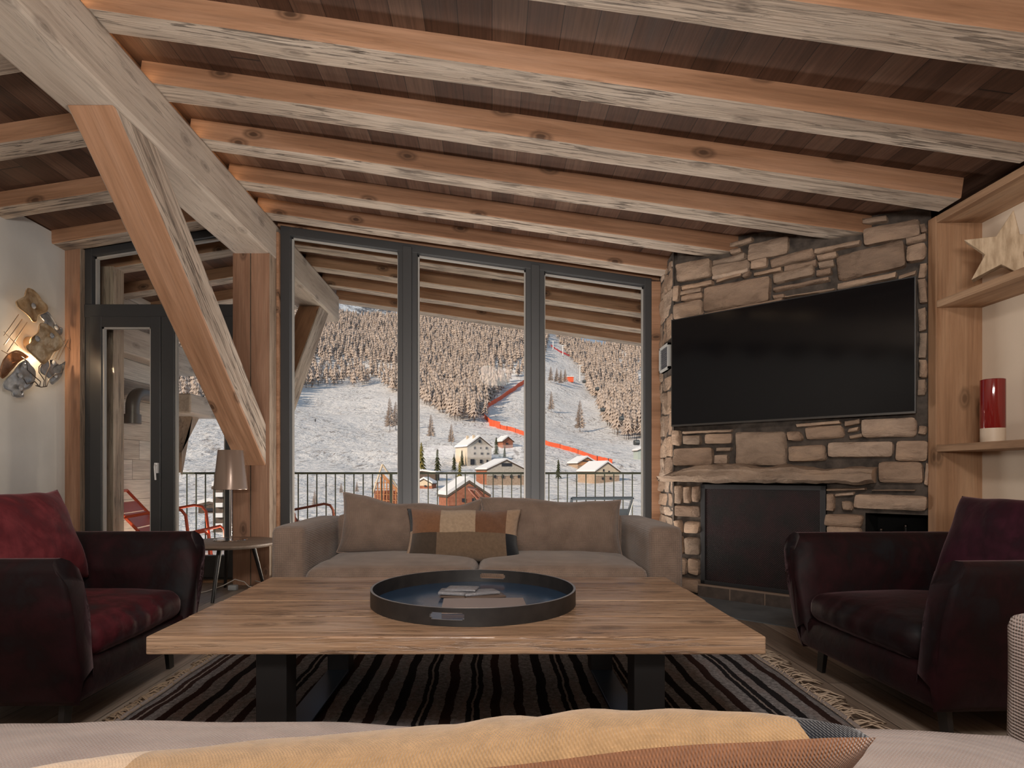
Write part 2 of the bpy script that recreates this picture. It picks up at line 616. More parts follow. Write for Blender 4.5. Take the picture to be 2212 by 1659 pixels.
# window_1: three tall fixed panes between dark metal mullions
wx0, wx1 = -1.866, 1.405
def bar(m, x0, x1, y0, y1, z0, top, mat=0):
    m.hexa([(x0, y0, z0), (x1, y0, z0), (x1, y1, z0), (x0, y1, z0), (x0, y0, top(x0)), (x1, y0, top(x1)), (x1, y1, top(x1)), (x0, y1, top(x0))], mat)
w1 = bpy.data.objects.new('window_1', None)
COL.objects.link(w1)
structure(w1)
m = MB()
bar(m, wx0, wx0 + .085, GY, 5.42, 0, zb)
bar(m, wx1 - .06, wx1, GY, 5.42, 0, zb)
m.prism([(wx0, zb(wx0) - .075), (wx1, zb(wx1) - .065), (wx1, zb(wx1)), (wx0, zb(wx0))], 'y', GY + .003, 5.419)
m.box((wx0, GY + .002, 0), (wx1, 5.42, .09))
for a, b in ((-.831, -.66), (.297, .462)):
    bar(m, a, b, GY + .006, 5.418, 0, lambda x: zb(x) - .03)
    bar(m, a + .045, b - .045, GY - .02, 5.417, 0, lambda x: zb(x) - .03)
m.build('window_frame', M['frame'], w1, bevel=.004)
for a, b in ((wx0 + .085, -.831), (-.66, .297), (.462, wx1 - .06)):
    m = MB()
    zt = lambda x: zb(x) - .072
    bar(m, a, b, 5.372, 5.380, .09, zt)
    p = m.build('pane', M['glass'], w1)
    m = MB()
    bar(m, a, a + .012, 5.36, 5.39, .09, zt)
    bar(m, b - .012, b, 5.36, 5.39, .09, zt)
    m.prism([(a, zt(a) - .014), (b, zt(b) - .014), (b, zt(b)), (a, zt(a))], 'y', 5.36, 5.39)
    m.build('glazing_bead', M['gasket'], w1)
# door_1: double balcony door with a sloped transom light
d1 = bpy.data.objects.new('door_1', None)
COL.objects.link(d1)
structure(d1)
dx0, dx1 = -3.588, -2.197
m = MB()
bar(m, dx0, dx0 + .062, GY, 5.42, 0, zlb)
bar(m, dx1 - .062, dx1, GY, 5.42, 0, zlb)
m.prism([(dx0, zlb(dx0) - .07), (dx1, zlb(dx1) - .07), (dx1, zlb(dx1)), (dx0, zlb(dx0))], 'y', GY + .003, 5.417)
m.box((dx0 + .001, GY - .01, 2.32), (dx1 - .001, 5.415, 2.435))
m.box((dx0 + .001, GY + .003, 0), (dx1 - .001, 5.416, .03))
m.build('door_frame', M['frame'], d1, bevel=.004)
m = MB()
zt = lambda x: zlb(x) - .07
bar(m, dx0 + .062, dx1 - .062, 5.372, 5.380, 2.435, zt)
m.build('transom_pane', M['glass'], d1)
m = MB()
bar(m, dx0 + .062, dx0 + .076, 5.35, 5.39, 2.435, zt)
m.prism([(dx0 + .062, zt(dx0 + .062) - .014), (dx1 - .062, zt(dx1 - .062) - .014), (dx1 - .062, zt(dx1 - .062)), (dx0 + .062, zt(dx0 + .062))], 'y', 5.35, 5.39)
m.build('glazing_bead', M['gasket'], d1)
for k, (a, b, s0, s1) in enumerate(((dx0 + .052, -2.912, .105, .088), (-2.908, dx1 - .05, .118, .10))):
    m = MB()
    y0, y1 = 5.285, 5.36
    m.box((a, y0, .03), (a + s0, y1, 2.33))
    m.box((b - s1, y0, .03), (b, y1, 2.33))
    m.box((a + .002, y0 + .002, 2.235), (b - .002, y1 - .002, 2.328))
    m.box((a + .002, y0 + .002, .032), (b - .002, y1 - .002, .225))
    leaf = m.build('door_leaf', M['frame'], d1, bevel=.004)
    m = MB()
    m.box((a + s0, 5.32, .225), (b - s1, 5.328, 2.235))
    m.build('pane', M['glass'], leaf)
    m = MB()
    m.box((a + s0, 5.30, .225), (a + s0 + .014, 5.335, 2.235))
    m.box((b - s1 - .014, 5.30, .225), (b - s1, 5.335, 2.235))
    m.box((a + s0, 5.30, 2.221), (b - s1, 5.335, 2.235))
    m.build('glazing_bead', M['gasket'], leaf)
    if k == 0:
        m = MB()
        m.box((-2.955, 5.262, .95), (-2.925, 5.286, 1.04))
        m.tube([(-2.94, 5.275, 1.02), (-2.94, 5.245, 1.02), (-2.935, 5.235, 1.0), (-2.928, 5.235, .89)], .008, 8)
        m.build('door_handle', plain('white_handle', (.8, .8, .8), .3), leaf, smooth=60)
# a light strip laid on top of the ridge beam, between the rafters
t = NT('warm_led')
t.set(Base_Color=(1, .8, .55), Emission_Color=(1, .72, .42), Emission_Strength=9.0)
M['led'] = t.mat
led = thing('led_strip', 'warm glowing light strip lying on top of the pale ridge beam', 'light strip')
ys = [1.0, 2.22, 2.82, 3.36, 3.91, 4.48, 5.03]
for a, b in zip(ys[:-1], ys[1:]):
    m = MB()
    m.box((-1.925, a + .2, 3.131), (-1.905, b - .02, 3.137))
    m.build('strip', M['led'], led)

# ------------------------------------------------------------------ fireplace (angled across the corner)
fp = thing('fireplace', 'corner fireplace of rough tan stone under the wide television', 'fireplace', (1.448, 4.80, 0), math.atan2(-.669, .743))
t = NT('tan_field_stone')
g = t.n('NewGeometry')
c = t.coord(False)
rr = g.outputs['Random Per Island']
base = t.ramp(rr, [(0, (.27, .195, .145)), (.25, (.41, .295, .215)), (.5, (.34, .265, .205)), (.75, (.47, .335, .24)), (1, (.54, .43, .345))])
cv = t.vmath('ADD', c, t.comb(t.math('MULTIPLY', rr, 40), t.math('MULTIPLY', rr, 70), 0))
n1 = t.noise(t.mul(cv, (6, 6, 14)), 1, 6, .65, .6)
col = t.mix(.55, base, t.ramp(n1, [(.26, (.30, .25, .22)), (.5, (.86, .82, .80)), (.74, (1.3, 1.2, 1.08))]), 'MULTIPLY')
n2 = t.noise(t.mul(cv, (30, 30, 60)), 1, 5, .7)
M['stone'] = t.set(Base_Color=col, Roughness=.9, Specular_IOR_Level=.2, Normal=t.bump(t.math('ADD', n1, t.math('MULTIPLY', n2, .35)), .9, .03))
t = NT('dark_stone_joint')
c = t.coord(False)
M['joint'] = t.set(Base_Color=t.ramp(t.noise(c, 14, 4), [(.3, (.035, .028, .024)), (.7, (.11, .088, .072))]), Roughness=.95, Normal=t.bump(t.noise(c, 40, 4), .5, .01))
STONES = [(0.014,2.456,0.303,2.600),(0.316,2.521,0.567,2.570),(0.316,2.446,0.591,2.528),(0.321,2.423,0.591,2.460),(0.337,2.394,0.534,2.426),(0.548,2.387,0.596,2.425),(0.070,2.386,0.327,2.427),(-0.003,2.313,0.051,2.435),(0.062,2.342,0.238,2.380),(0.062,2.296,0.238,2.346),(0.000,2.171,0.238,2.296),(0.246,2.182,0.738,2.366),(0.248,2.157,0.819,2.182),(0.453,2.632,0.617,2.669),(0.450,2.578,0.538,2.622),(0.579,2.499,0.856,2.627),(0.597,2.434,0.716,2.504),(0.735,2.411,1.027,2.482),(0.622,2.383,0.821,2.416),(0.827,2.360,1.035,2.408),(0.754,2.292,1.023,2.370),(0.754,2.243,1.113,2.272),(0.751,2.182,0.832,2.217),(0.832,2.177,1.151,2.194),(1.021,2.439,1.299,2.477),(1.041,2.391,1.169,2.431),(1.048,2.335,1.149,2.384),(1.031,2.288,1.131,2.333),(1.153,2.237,1.540,2.408),(1.308,2.417,1.613,2.532),(1.299,2.555,1.439,2.601),(1.542,2.262,1.648,2.369),(1.540,2.375,1.648,2.419),(1.613,2.424,1.648,2.492),(1.157,2.174,1.493,2.217),(1.496,2.170,1.596,2.203),(1.606,2.151,1.648,2.245),(1.601,1.996,1.648,2.151),(1.602,1.824,1.648,1.972),(1.602,1.659,1.648,1.818),(1.602,1.536,1.648,1.652),(1.602,1.420,1.648,1.524),(-0.004,1.163,0.067,1.289),(0.085,1.260,0.465,1.285),(0.083,1.167,0.230,1.243),(0.255,1.174,0.460,1.255),(-0.001,1.013,0.318,1.156),(0.345,1.117,0.465,1.151),(0.333,1.017,0.442,1.092),(0.493,1.004,0.839,1.252),(0.849,1.179,0.945,1.249),(0.853,1.025,1.089,1.139),(0.966,1.177,1.198,1.267),(1.221,1.219,1.289,1.251),(1.226,1.179,1.307,1.208),(1.298,1.184,1.596,1.308),(1.598,1.187,1.645,1.244),(1.101,1.048,1.473,1.153),(1.484,1.025,1.655,1.158),(0.904,1.269,1.183,1.298),(1.195,1.263,1.291,1.303),(1.390,0.883,1.627,1.021),(1.631,0.874,1.657,1.013),(1.096,0.833,1.332,0.852),(1.355,0.838,1.592,0.850),(1.094,0.699,1.145,0.817),(1.183,0.698,1.249,0.765),(1.150,0.797,1.268,0.821),(1.256,0.717,1.655,0.815),(1.082,0.589,1.309,0.677),(0.005,0.706,0.068,0.855),(0.076,0.716,0.134,0.849),(0.153,0.719,0.218,0.846),(0.009,0.602,0.218,0.693),(0.013,0.475,0.076,0.584),(0.091,0.477,0.225,0.573),(0.013,0.307,0.084,0.455),(0.095,0.319,0.218,0.457),(0.013,0.149,0.107,0.278),(0.123,0.161,0.218,0.288),(0.013,0.015,0.218,0.123),]


def stone(m, u0, v0, u1, v1, seed, y=0.0, mat=0, inset=.001, df=1.0):
    """one rough-faced stone on the wall plane (local x = u, z = v, y towards the wall)."""
    rnd = random.Random(seed)
    w, h = u1 - u0, v1 - v0
    nx, nz = max(5, min(16, 2 + int(w / .022))), max(5, min(13, 2 + int(h / .022)))
    dep = rnd.uniform(.022, .045) * df
    tx, tz = rnd.uniform(-.25, .25), rnd.uniform(-.25, .25)
    sk = [rnd.uniform(-.008, .008) for _ in range(4)]
    o = Vector((rnd.random() * 50, rnd.random() * 50, rnd.random() * 50))
    vs, fs = [], []
    for j in range(nz + 1):
        for i in range(nx + 1):
            a = 0 if i == 0 else 1 if i == nx else (.0045 / w if i == 1 else 1 - .0045 / w if i == nx - 1 else (i - 1) / (nx - 2))
            b = 0 if j == 0 else 1 if j == nz else (.0045 / h if j == 1 else 1 - .0045 / h if j == nz - 1 else (j - 1) / (nz - 2))
            e = min(a, 1 - a) * w, min(b, 1 - b) * h
            # rounded corners
            x = u0 + inset + a * (w - 2 * inset) + (sk[0] * (1 - b) + sk[1] * b)
            z = v0 + inset + b * (h - 2 * inset) + (sk[2] * (1 - a) + sk[3] * a)
            r = min(.03, w * .3, h * .3)
            cx, cz = max(0, r - e[0]) / r, max(0, r - e[1]) / r
            if cx > 0 and cz > 0:
                q = (math.hypot(cx, cz) - 1)
                if q > 0:
                    f = 1 / math.hypot(cx, cz)
                    x += math.copysign((1 - f) * cx * r, .5 - a)
                    z += math.copysign((1 - f) * cz * r, .5 - b)
            p = Vector((x * 7, z * 11, 0)) + o
            nn = noise.fractal(p, 1, 2, 4)
            edge = min(1, min(e[0], e[1]) / .016)
            if edge == 0:
                x += noise.noise(p * 1.6) * .005
                z += noise.noise(p * 1.6 + Vector((9, 3, 1))) * .005
            d = dep * (.55 + .45 * min(1, min(e[0], e[1]) / .02)) + nn * .016 + (tx * (a - .5) * w + tz * (b - .5) * h) * .4
            if edge == 0:
                d = -.022
            vs.append((x, y - d, z))
    for j in range(nz):
        for i in range(nx):
            k = j * (nx + 1) + i
            fs.append((k, k + 1, k + nx + 2, k + nx + 1))
    m.add(vs, fs, mat)


m = MB()
UL, UR = 0.0, 1.665
o0, o1, ob, ot = .226, 1.092, .10, .875
n0, nb, ntp = 1.317, .30, .69
def ztop(u): return zr(1.448 + .743 * u) + .03
def slab(u0, u1, v0, top):
    vs = [(u0, .02, v0), (u1, .02, v0), (u1, .3, v0), (u0, .3, v0)]
    t0, t1 = (ztop(u0), ztop(u1)) if top is None else (top, top)
    m.hexa(vs + [(u0, .02, t0), (u1, .02, t1), (u1, .3, t1), (u0, .3, t0)], 1)
slab(0, o0, 0, None); slab(o0, o1, ot, None); slab(o1, n0, 0, None); slab(n0, UR, ntp, None); slab(n0, UR, 0, nb); slab(o0, o1, 0, .02)
# return face towards the glazing
m.hexa([(0, 0, 0), (.02, .3, 0), (-.33, .42, 0), (-.31, .40, 0), (0, 0, 2.72), (.02, .3, 2.72), (-.33, .42, 2.72), (-.31, .40, 2.72)], 1)
for i, s in enumerate(STONES):
    u0, v0, u1, v1 = s
    if u1 - u0 > .02 and v1 - v0 > .012:
        stone(m, u0, v0, min(u1, 1.70), v1, i * 13 + 5)
fill = random.Random(3)
z = .02                               # stones low on the pillars, behind the furniture
for u0, u1, za, zc in ((o1 + .01, n0 - .01, .02, .60), (0.0, o0 - .005, .02, .14)):
    z = za
    while z < zc - .03:
        h = min(fill.uniform(.08, .16), zc - z)
        stone(m, u0, z, u1, z + h, int(z * 1000) + 77)
        z += h + .006
stonework = m.build('stonework', [M['stone'], M['joint']], fp, smooth=50)
# pale side face of the chimney breast, built of smaller stones
m = MB()
a0, a1 = Vector((1.452, 4.83)), Vector((1.487, 5.30))
L = (a1 - a0).length
ang = math.atan2(a1.y - a0.y, a1.x - a0.x)
z = 0.02
k = 900
while z < 2.62:
    h = fill.uniform(.07, .20)
    u = 0
    while u < L - .02:
        w = min(fill.uniform(.12, .30), L - u)
        if L - u - w < .07:
            w = L - u
        k += 1
        zt_ = min(z + h, 2.66)
        if not (1.80 < z + h / 2 < 2.02 and u < .42):
            stone(m, u, z, u + w, zt_, k, inset=.001, df=.35)
        elif u + w > .40:
            stone(m, .36, z, u + w, zt_, k, inset=.001, df=.35)
        u += w
    z += h
m.box((0, .018, 0), (L, .06, 2.70), 1)
# local +x runs away from the room corner; faces the left of the room
m.xf(Matrix.Translation((a0.x, a0.y, 0)) @ Matrix.Rotation(ang, 4, 'Z') @ Matrix.Scale(-1, 4, (0, 1, 0)))
m.f = [q[::-1] for q in m.f]
m.xf(fp.matrix_basis.inverted())
m.build('side_stonework', [M['stone'], M['joint']], fp, smooth=50)
# vent grille on the side face
m = MB()
vx, vz0, vz1 = -.03, 1.80, 2.01
for (y0, y1, z0_, z1_) in ((4.88, 5.14, vz0, vz0 + .018), (4.88, 5.14, vz1 - .018, vz1), (4.88, 4.90, vz0, vz1), (5.12, 5.14, vz0, vz1)):
    m.box((1.425, y0, z0_), (1.465, y1, z1_), 0)
m.box((1.44, 4.9, vz0), (1.47, 5.12, vz1), 1)
for i in range(10):
    z_ = vz0 + .025 + i * .017
    m.box((1.432, 4.9, z_), (1.445, 5.12, z_ + .004), 1)
m.xf(fp.matrix_basis.inverted() if False else (Matrix.Translation((1.448, 4.80, 0)) @ Matrix.Rotation(math.atan2(-.669, .743), 4, 'Z')).inverted())
m.build('vent_grille', [plain('grille_rim', (.5, .5, .48), .5), plain('grille_slats', (.10, .10, .11), .5)], fp)
# mantel: one long rough slab
m = MB()
prof_u = [-.085 + i * (1.385 + .085) / 40 for i in range(41)]
vs, fs = [], []
K = 9
for i, u in enumerate(prof_u):
    f = i / 40
    top = 1.0 - .075 * max(0, 1 - f / .22) ** 1.3 + noise.noise(Vector((u * 5, 1, 2))) * .018 + .016 * math.sin(f * 5)
    bot = .885 + noise.noise(Vector((u * 9, 4, 2))) * .012
    out = .15 + noise.noise(Vector((u * 4, 7, 2))) * .02 - .05 * max(0, 1 - f / .06)
    ring = [(.06, bot), (-out * .6, bot - .004), (-out, bot + .02), (-out * 1.02, bot + .045), (-out * .93, (bot + top) / 2 + .01), (-out * .98, top - .035), (-out * .86, top - .012), (-out * .3, top), (.06, top)]
    for j, (y_, z_) in enumerate(ring):
        nn = noise.fractal(Vector((u * 9, y_ * 22, z_ * 34)), 1, 2, 4) * .016
        vs.append((u + (nn if i in (0, 40) else 0), y_ + nn, z_ + nn * .8))
for i in range(40):
    for j in range(K - 1):
        a = i * K + j
        fs.append((a, a + 1, a + K + 1, a + K))
fs.append(tuple(range(K - 1, -1, -1)))
fs.append(tuple(40 * K + j for j in range(K)))
m.add(vs, [q[::-1] for q in fs])
m.build('mantel_slab', M['stone'], fp, smooth=40)
# fire opening, screen, brick kerb, log niche
M['soot'] = plain('soot_black', (.008, .007, .007), .9)
m = MB()
m.add([(o0, .02, ob), (o1, .02, ob), (o1, .5, ob), (o0, .5, ob), (o0, .02, ot), (o1, .02, ot), (o1, .5, ot), (o0, .5, ot)], [(0, 1, 2, 3), (4, 7, 6, 5), (3, 2, 6, 7), (0, 3, 7, 4), (1, 5, 6, 2)])
m.add([(n0, .02, nb), (UR, .02, nb), (UR, .45, nb), (n0, .45, nb), (n0, .02, ntp), (UR, .02, ntp), (UR, .45, ntp), (n0, .45, ntp)], [(0, 1, 2, 3), (4, 7, 6, 5), (3, 2, 6, 7), (0, 3, 7, 4), (1, 5, 6, 2)])
m.build('firebox', M['soot'], fp)
m = MB()
for (a, b) in (((o0 + .0, ob), (o0 + .035, ot - .01)), ((o1 - .035, ob), (o1, ot - .01)), ((o0, ob), (o1, ob + .03)), ((o0, ot - .045), (o1, ot - .01))):
    m.box((a[0], -.015, a[1]), (b[0], .012, b[1]))
m.build('screen_frame', plain('screen_frame_black', (.016, .016, .018), .5), fp, bevel=.003)
t = NT('woven_spark_mesh')
c = t.coord(False)
s = t.sep(t.mul(c, (420, 420, 420)))
ww = t.math('MULTIPLY', t.math('SINE', s[0]), t.math('SINE', s[2]))
M['mesh'] = t.set(Base_Color=t.mix(t.rng(t.noise(c, 5, 3), .4, .65), (.010, .007, .007), (.022, .008, .009)), Roughness=.55, Specular_IOR_Level=.25, Normal=t.bump(ww, .5, .002))
m = MB()
m.box((o0 + .03, -.006, ob + .02), (o1 - .03, .0, ot - .03))
m.build('spark_screen', M['mesh'], fp)
t = NT('dark_brown_brick')
M['brick'] = t.set(Base_Color=t.ramp(t.noise(t.coord(False), 18, 4), [(.3, (.05, .036, .03)), (.7, (.10, .075, .06))]), Roughness=.7)
m = MB()
bu = o0 - .01
while bu < o1 + .3:
    m.box((bu, -.045, 0.0), (bu + .238, .06, .088), 0)
    m.box((bu + .238, -.041, 0.0), (bu + .248, .06, .088), 1)
    bu += .248
m.box((o0 - .01, -.042, .086), (o1 + .3, .06, .1), 1)
m.build('brick_kerb', [M['brick'], plain('brick_joint', (.25, .18, .135), .9)], fp, bevel=.003)
m = MB()
t = NT('grey_slate')
M['slate'] = t.set(Base_Color=t.ramp(t.noise(t.coord(False), 5, 5), [(.3, (.10, .115, .125)), (.7, (.17, .185, .195))]), Roughness=.4, Normal=t.bump(t.noise(t.coord(False), 22, 4), .15, .01))
m.prism([(.05, -.56), (1.62, -.56), (1.66, -.0), (.05, -.0)], 'z', 0, .006)
m.build('slate_hearth', M['slate'], fp)
# fire irons standing in the log niche
fi = thing('fire_iron_set', 'dark fire irons with bright tips standing in the black log niche', 'fire irons', tuple((Matrix.Translation((1.448, 4.80, 0)) @ Matrix.Rotation(math.atan2(-.669, .743), 4, 'Z')) @ Vector((1.47, .12, nb))))
for k, (dx, h) in enumerate(((-.07, .27), (-.02, .25), (.045, .30))):
    m = MB()
    m.tube([(dx, dx * -.6, 0), (dx, dx * -.6, h)], .006, 8)
    m.lathe([(.0, 0), (.011, .004), (.011, .016), (0, .022)], (dx, dx * -.6, h), 10, 1)
    m.build('iron', [M['black'], M['chrome']], fi, smooth=40)
m = MB()
m.lathe([(.11, 0), (.11, .012), (.02, .016)], (0, 0, 0), 24)
m.build('base', M['black'], fi, smooth=40)

# television -----------------------------------------------------------
tv = thing('television', 'wide black flat television mounted on the stone chimney breast', 'television', (1.448, 4.80, 0), math.atan2(-.669, .743))
tx0, tx1, tz0, tz1 = .022, 1.602, 1.315, 2.152
m = MB()
m.box((tx0, -.085, tz0), (tx1, -.055, tz1))
m.box((.35, -.056, 1.45), (1.25, .0, 1.95))
m.build('body', plain('television_shell', (.02, .02, .022), .45), tv, bevel=.003)
m = MB()
m.box((tx0 + .008, -.0885, tz0 + .014), (tx1 - .008, -.084, tz1 - .008))
m.build('screen', plain('black_screen_glass', (.004, .004, .005), .10, spec=.22), tv)
m = MB()
m.box((tx0, -.089, tz0), (tx1, -.084, tz0 + .012))
m.box((tx0, -.089, tz0), (tx0 + .004, -.084, tz1))
m.box((tx1 - .004, -.089, tz0), (tx1, -.084, tz1))
m.build('bezel', plain('bezel_grey', (.06, .055, .05), .4, metal=.5), tv)

# bookcase ---------------------------------------------------------------
bc = thing('bookcase', 'tall built-in larch bookcase with thick shelves against the cream wall', 'bookcase', (2.67, 3.65, 0))
def part(name, a, b, mat, parent, bevel=.004):
    m = MB()
    m.box(a, b)
    return m.build(name, mat, parent, bevel=bevel)
part('side_panel', (0, -.03, 0), (.285, .038, 2.498), M['shelf'], bc)
for zz, th in ((2.455, .043), (1.945, .042), (1.078, .042), (.46, .045)):
    part('shelf', (.002, -3.2, zz), (.283, -.03, zz + th), M['shelf_y'], bc)
part('plinth', (.03, -3.2, 0), (.283, -.03, .46), M['shelf'], bc)
part('back_panel', (.278, -3.2, .5), (.288, -.03, 2.455), M['cream'], bc, 0)

# ------------------------------------------------------------------ fabrics
def fabric(name, c0, c1, rib=0, rough=.9, sheen=.3, weave=260, strength=.35, wear=None, axis=0):
    t = NT(name)
    c = t.coord(False)
    n1 = t.noise(c, 7, 4, .6)
    col = t.ramp(n1, [(.3, c0), (.7, c1)])
    s = t.sep(t.mul(c, (weave, weave, weave)))
    h = t.math('ADD', t.math('MULTIPLY', t.math('SINE', s[0]), t.math('SINE', s[1])), t.math('MULTIPLY', t.math('SINE', s[2]), .6))
    col = t.mix(t.rng(h, -1.2, 1.2, .0, .30), col, tuple(x * .35 for x in c0))
    if wear:
        col = t.mix(t.math('MULTIPLY', t.rng(t.noise(c, 3.2, 5, .65, .8), .48, .66), .75), col, wear)
    return t.set(Base_Color=col, Roughness=rough, Sheen_Weight=sheen, Sheen_Roughness=.5, Specular_IOR_Level=.15, Normal=t.bump(t.math('ADD', h, t.math('MULTIPLY', t.noise(c, 60, 3), 1.5)), strength, .004))


M['taupe'] = fabric('taupe_chenille', (.20, .142, .11), (.30, .22, .172), weave=620)
M['taupe_pale'] = fabric('pale_ribbed_chenille', (.33, .25, .22), (.44, .345, .305), weave=900, strength=.6)
M['piping'] = plain('taupe_piping', (.30, .22, .18), .9)


def velvet(name, c0, c1, gray):
    t = NT(name)
    c = t.coord(False)
    n = t.noise(c, 3.4, 5, .62, 1.2)
    n2 = t.noise(c, 11, 4, .6, .6)
    f = t.math('ADD', t.math('MULTIPLY', n, .7), t.math('MULTIPLY', n2, .3))
    col = t.ramp(f, [(.34, gray), (.46, c0), (.62, c1)])
    h = t.noise(c, 16, 3, .5, .4)
    return t.set(Base_Color=col, Roughness=.62, Specular_IOR_Level=.2, Sheen_Weight=.16, Sheen_Roughness=.32, Sheen_Tint=(.8, .5, .55, 1), Normal=t.bump(h, .25, .01))


M['velvet'] = velvet('burgundy_velvet', (.008, .002, .0028), (.021, .0036, .0056), (.008, .008, .010))
M['velvet_seat'] = velvet('burgundy_velvet_seat', (.042, .007, .010), (.110, .016, .024), (.022, .017, .021))
M['velvet_red'] = velvet('wine_red_velvet', (.10, .016, .021), (.20, .036, .044), (.065, .022, .028))
M['velvet_plum'] = velvet('plum_velvet', (.022, .005, .010), (.048, .009, .020), (.018, .009, .015))

# ------------------------------------------------------------------ rug and fringes
t = NT('striped_wool_rug')
c = t.coord(False)
s = t.sep(c)
wv = t.math('ADD', s[0], t.math('MULTIPLY', t.math('SUBTRACT', t.noise(t.comb(t.math('MULTIPLY', s[0], 2.0), t.math('MULTIPLY', s[1], 3.2)), 1, 3), .5), .05))
wv = t.math('ADD', wv, t.math('MULTIPLY', t.math('SUBTRACT', t.noise(c, 60, 2), .5), .010))
per = t.math('DIVIDE', t.math('ADD', wv, 5.0), .098)
idx = t.math('FLOOR', per)
fr_ = t.math('FRACT', per)
wn = t.n('TexWhiteNoise', noise_dimensions='1D')
t.put(wn.inputs['W'], idx)
thick = t.rng(wn.outputs[0], 0, 1, .34, .60)
dark = t.math('LESS_THAN', fr_, thick)
line = t.math('MULTIPLY', t.math('LESS_THAN', t.math('ABSOLUTE', t.math('SUBTRACT', fr_, t.math('MULTIPLY', thick, .48))), .045), t.math('GREATER_THAN', wn.outputs[0], .55))
wcol = t.ramp(t.noise(c, 55, 4, .7), [(.28, (.11, .104, .106)), (.5, (.25, .238, .242)), (.72, (.44, .42, .42))])
wcol = t.mix(t.math('MULTIPLY', t.math('GREATER_THAN', t.noise(t.mul(c, (1, .35, 1)), 8, 3), .55), .35), wcol, (.30, .23, .215))
dcol = t.mix(t.math('GREATER_THAN', t.noise(t.comb(idx, 0, 3), .73, 0), .52), (.024, .022, .024), (.046, .026, .023))
col = t.mix(dark, wcol, dcol)
col = t.mix(line, col, (.30, .26, .24))
M['rug'] = t.set(Base_Color=col, Roughness=1, Specular_IOR_Level=.05, Normal=t.bump(t.math('ADD', t.noise(c, 85, 4, .7), t.math('MULTIPLY', dark, -.5)), 1.0, .015))
rug = thing('striped_rug', 'striped dark and grey wool rug with fringed ends beneath the coffee table', 'rug', (0, 0, 0))
m = MB()
nx, ny = 70, 46
rx0, rx1, ry0, ry1 = -1.42, 1.355, 1.40, 3.30
vs, fs = [], []
for j in range(ny + 1):
    for i in range(nx + 1):
        x, y = rx0 + (rx1 - rx0) * i / nx, ry0 + (ry1 - ry0) * j / ny
        e = min(i, nx - i, j, ny - j)
        if i in (0, nx):
            x += noise.noise(Vector((i, y * 3, 2))) * .018
        vs.append((x, y, .016 + noise.noise(Vector((x * 6, y * 6, 0))) * .003 if e else .002))
for j in range(ny):
    for i in range(nx):
        k = j * (nx + 1) + i
        fs.append((k, k + 1, k + nx + 2, k + nx + 1))
m.add(vs, fs)
m.build('pile', M['rug'], rug, smooth=180)
for nm, xs, sg, cc in (('fringe', rx0, -1, (.30, .22, .15)), ('fringe', rx1, 1, (.46, .36, .27))):
    m = MB()
    y = ry0
    while y < ry1:
        ln = random.uniform(.03, .085) if sg < 0 else random.choice((.03, .04, .11, .13)) * random.uniform(.8, 1.2)
        a = random.uniform(-.5, .5)
        x = xs - sg * .01 + noise.noise(Vector((0 if sg < 0 else nx, y * 3, 2))) * .018
        p = [(x, y, .012), (x + sg * ln * .4, y + a * ln * .3, .012 + random.uniform(.002, .018)), (x + sg * ln * .75, y + a * ln * .8, .008 + random.uniform(0, .012)), (x + sg * ln, y + a * ln * 1.2, .003)]
        m.tube(p, random.uniform(.002, .0042), 5)
        y += random.uniform(.006, .014)
    o = m.build(nm, plain('fringe_yarn', cc, .95), rug, smooth=180)
    o['kind'] = 'stuff'
for xs in (rx0, rx1):
    m = MB()
    pts = [(xs + noise.noise(Vector((0 if xs < 0 else nx, y * 3, 2))) * .018, y, .011) for y in [ry0 + (ry1 - ry0) * i / 40 for i in range(41)]]
    m.tube(pts, .010, 6)
    m.build('selvage_binding', plain('rug_binding', (.27, .23, .215), .95), rug, smooth=180)

# ------------------------------------------------------------------ coffee table, tray, things on it
TZ = .434
ct = thing('coffee_table', 'large low oak coffee table on black steel sled legs', 'coffee table', (0, 0, 0))
M['oak'] = wood('worn_oak_top', (.27, .155, .095), (.43, .27, .165), (.57, .395, .27), 'X', rough=.27, crack=.9, knots=.6, bump=.4, fine=.6, scale=1.5, rand=False, spec=.65)
m = MB()
x0, x1, y0, y1 = -1.095, .866, 1.90, 2.995
ys = [y0, 2.17, 2.44, 2.70, y1]
for a, b in zip(ys[:-1], ys[1:]):
    nx = 26
    for i in range(nx):
        xa, xb = x0 + (x1 - x0) * i / nx, x0 + (x1 - x0) * (i + 1) / nx
    jx = random.uniform(-.004, .004)
    m.box((x0 + jx, a + .0012, TZ - .058), (x1 + jx, b - .0012, TZ + random.uniform(-.0006, .0)))
m.build('table_top', M['oak'], ct, bevel=.005)
for cx in (-.718, .512):
    m = MB()
    m.box((cx - .05, 1.955, .018), (cx + .05, 2.055, TZ - .058))
    m.build('leg', M['black'], ct, bevel=.003)
    m = MB()
    m.box((cx - .05, 2.807, .018), (cx + .05, 2.907, TZ - .058))
    m.build('leg', M['black'], ct, bevel=.003)
    m = MB()
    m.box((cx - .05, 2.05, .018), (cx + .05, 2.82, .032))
    m.build('sled_bar', M['tinted_steel'], ct, bevel=.002)
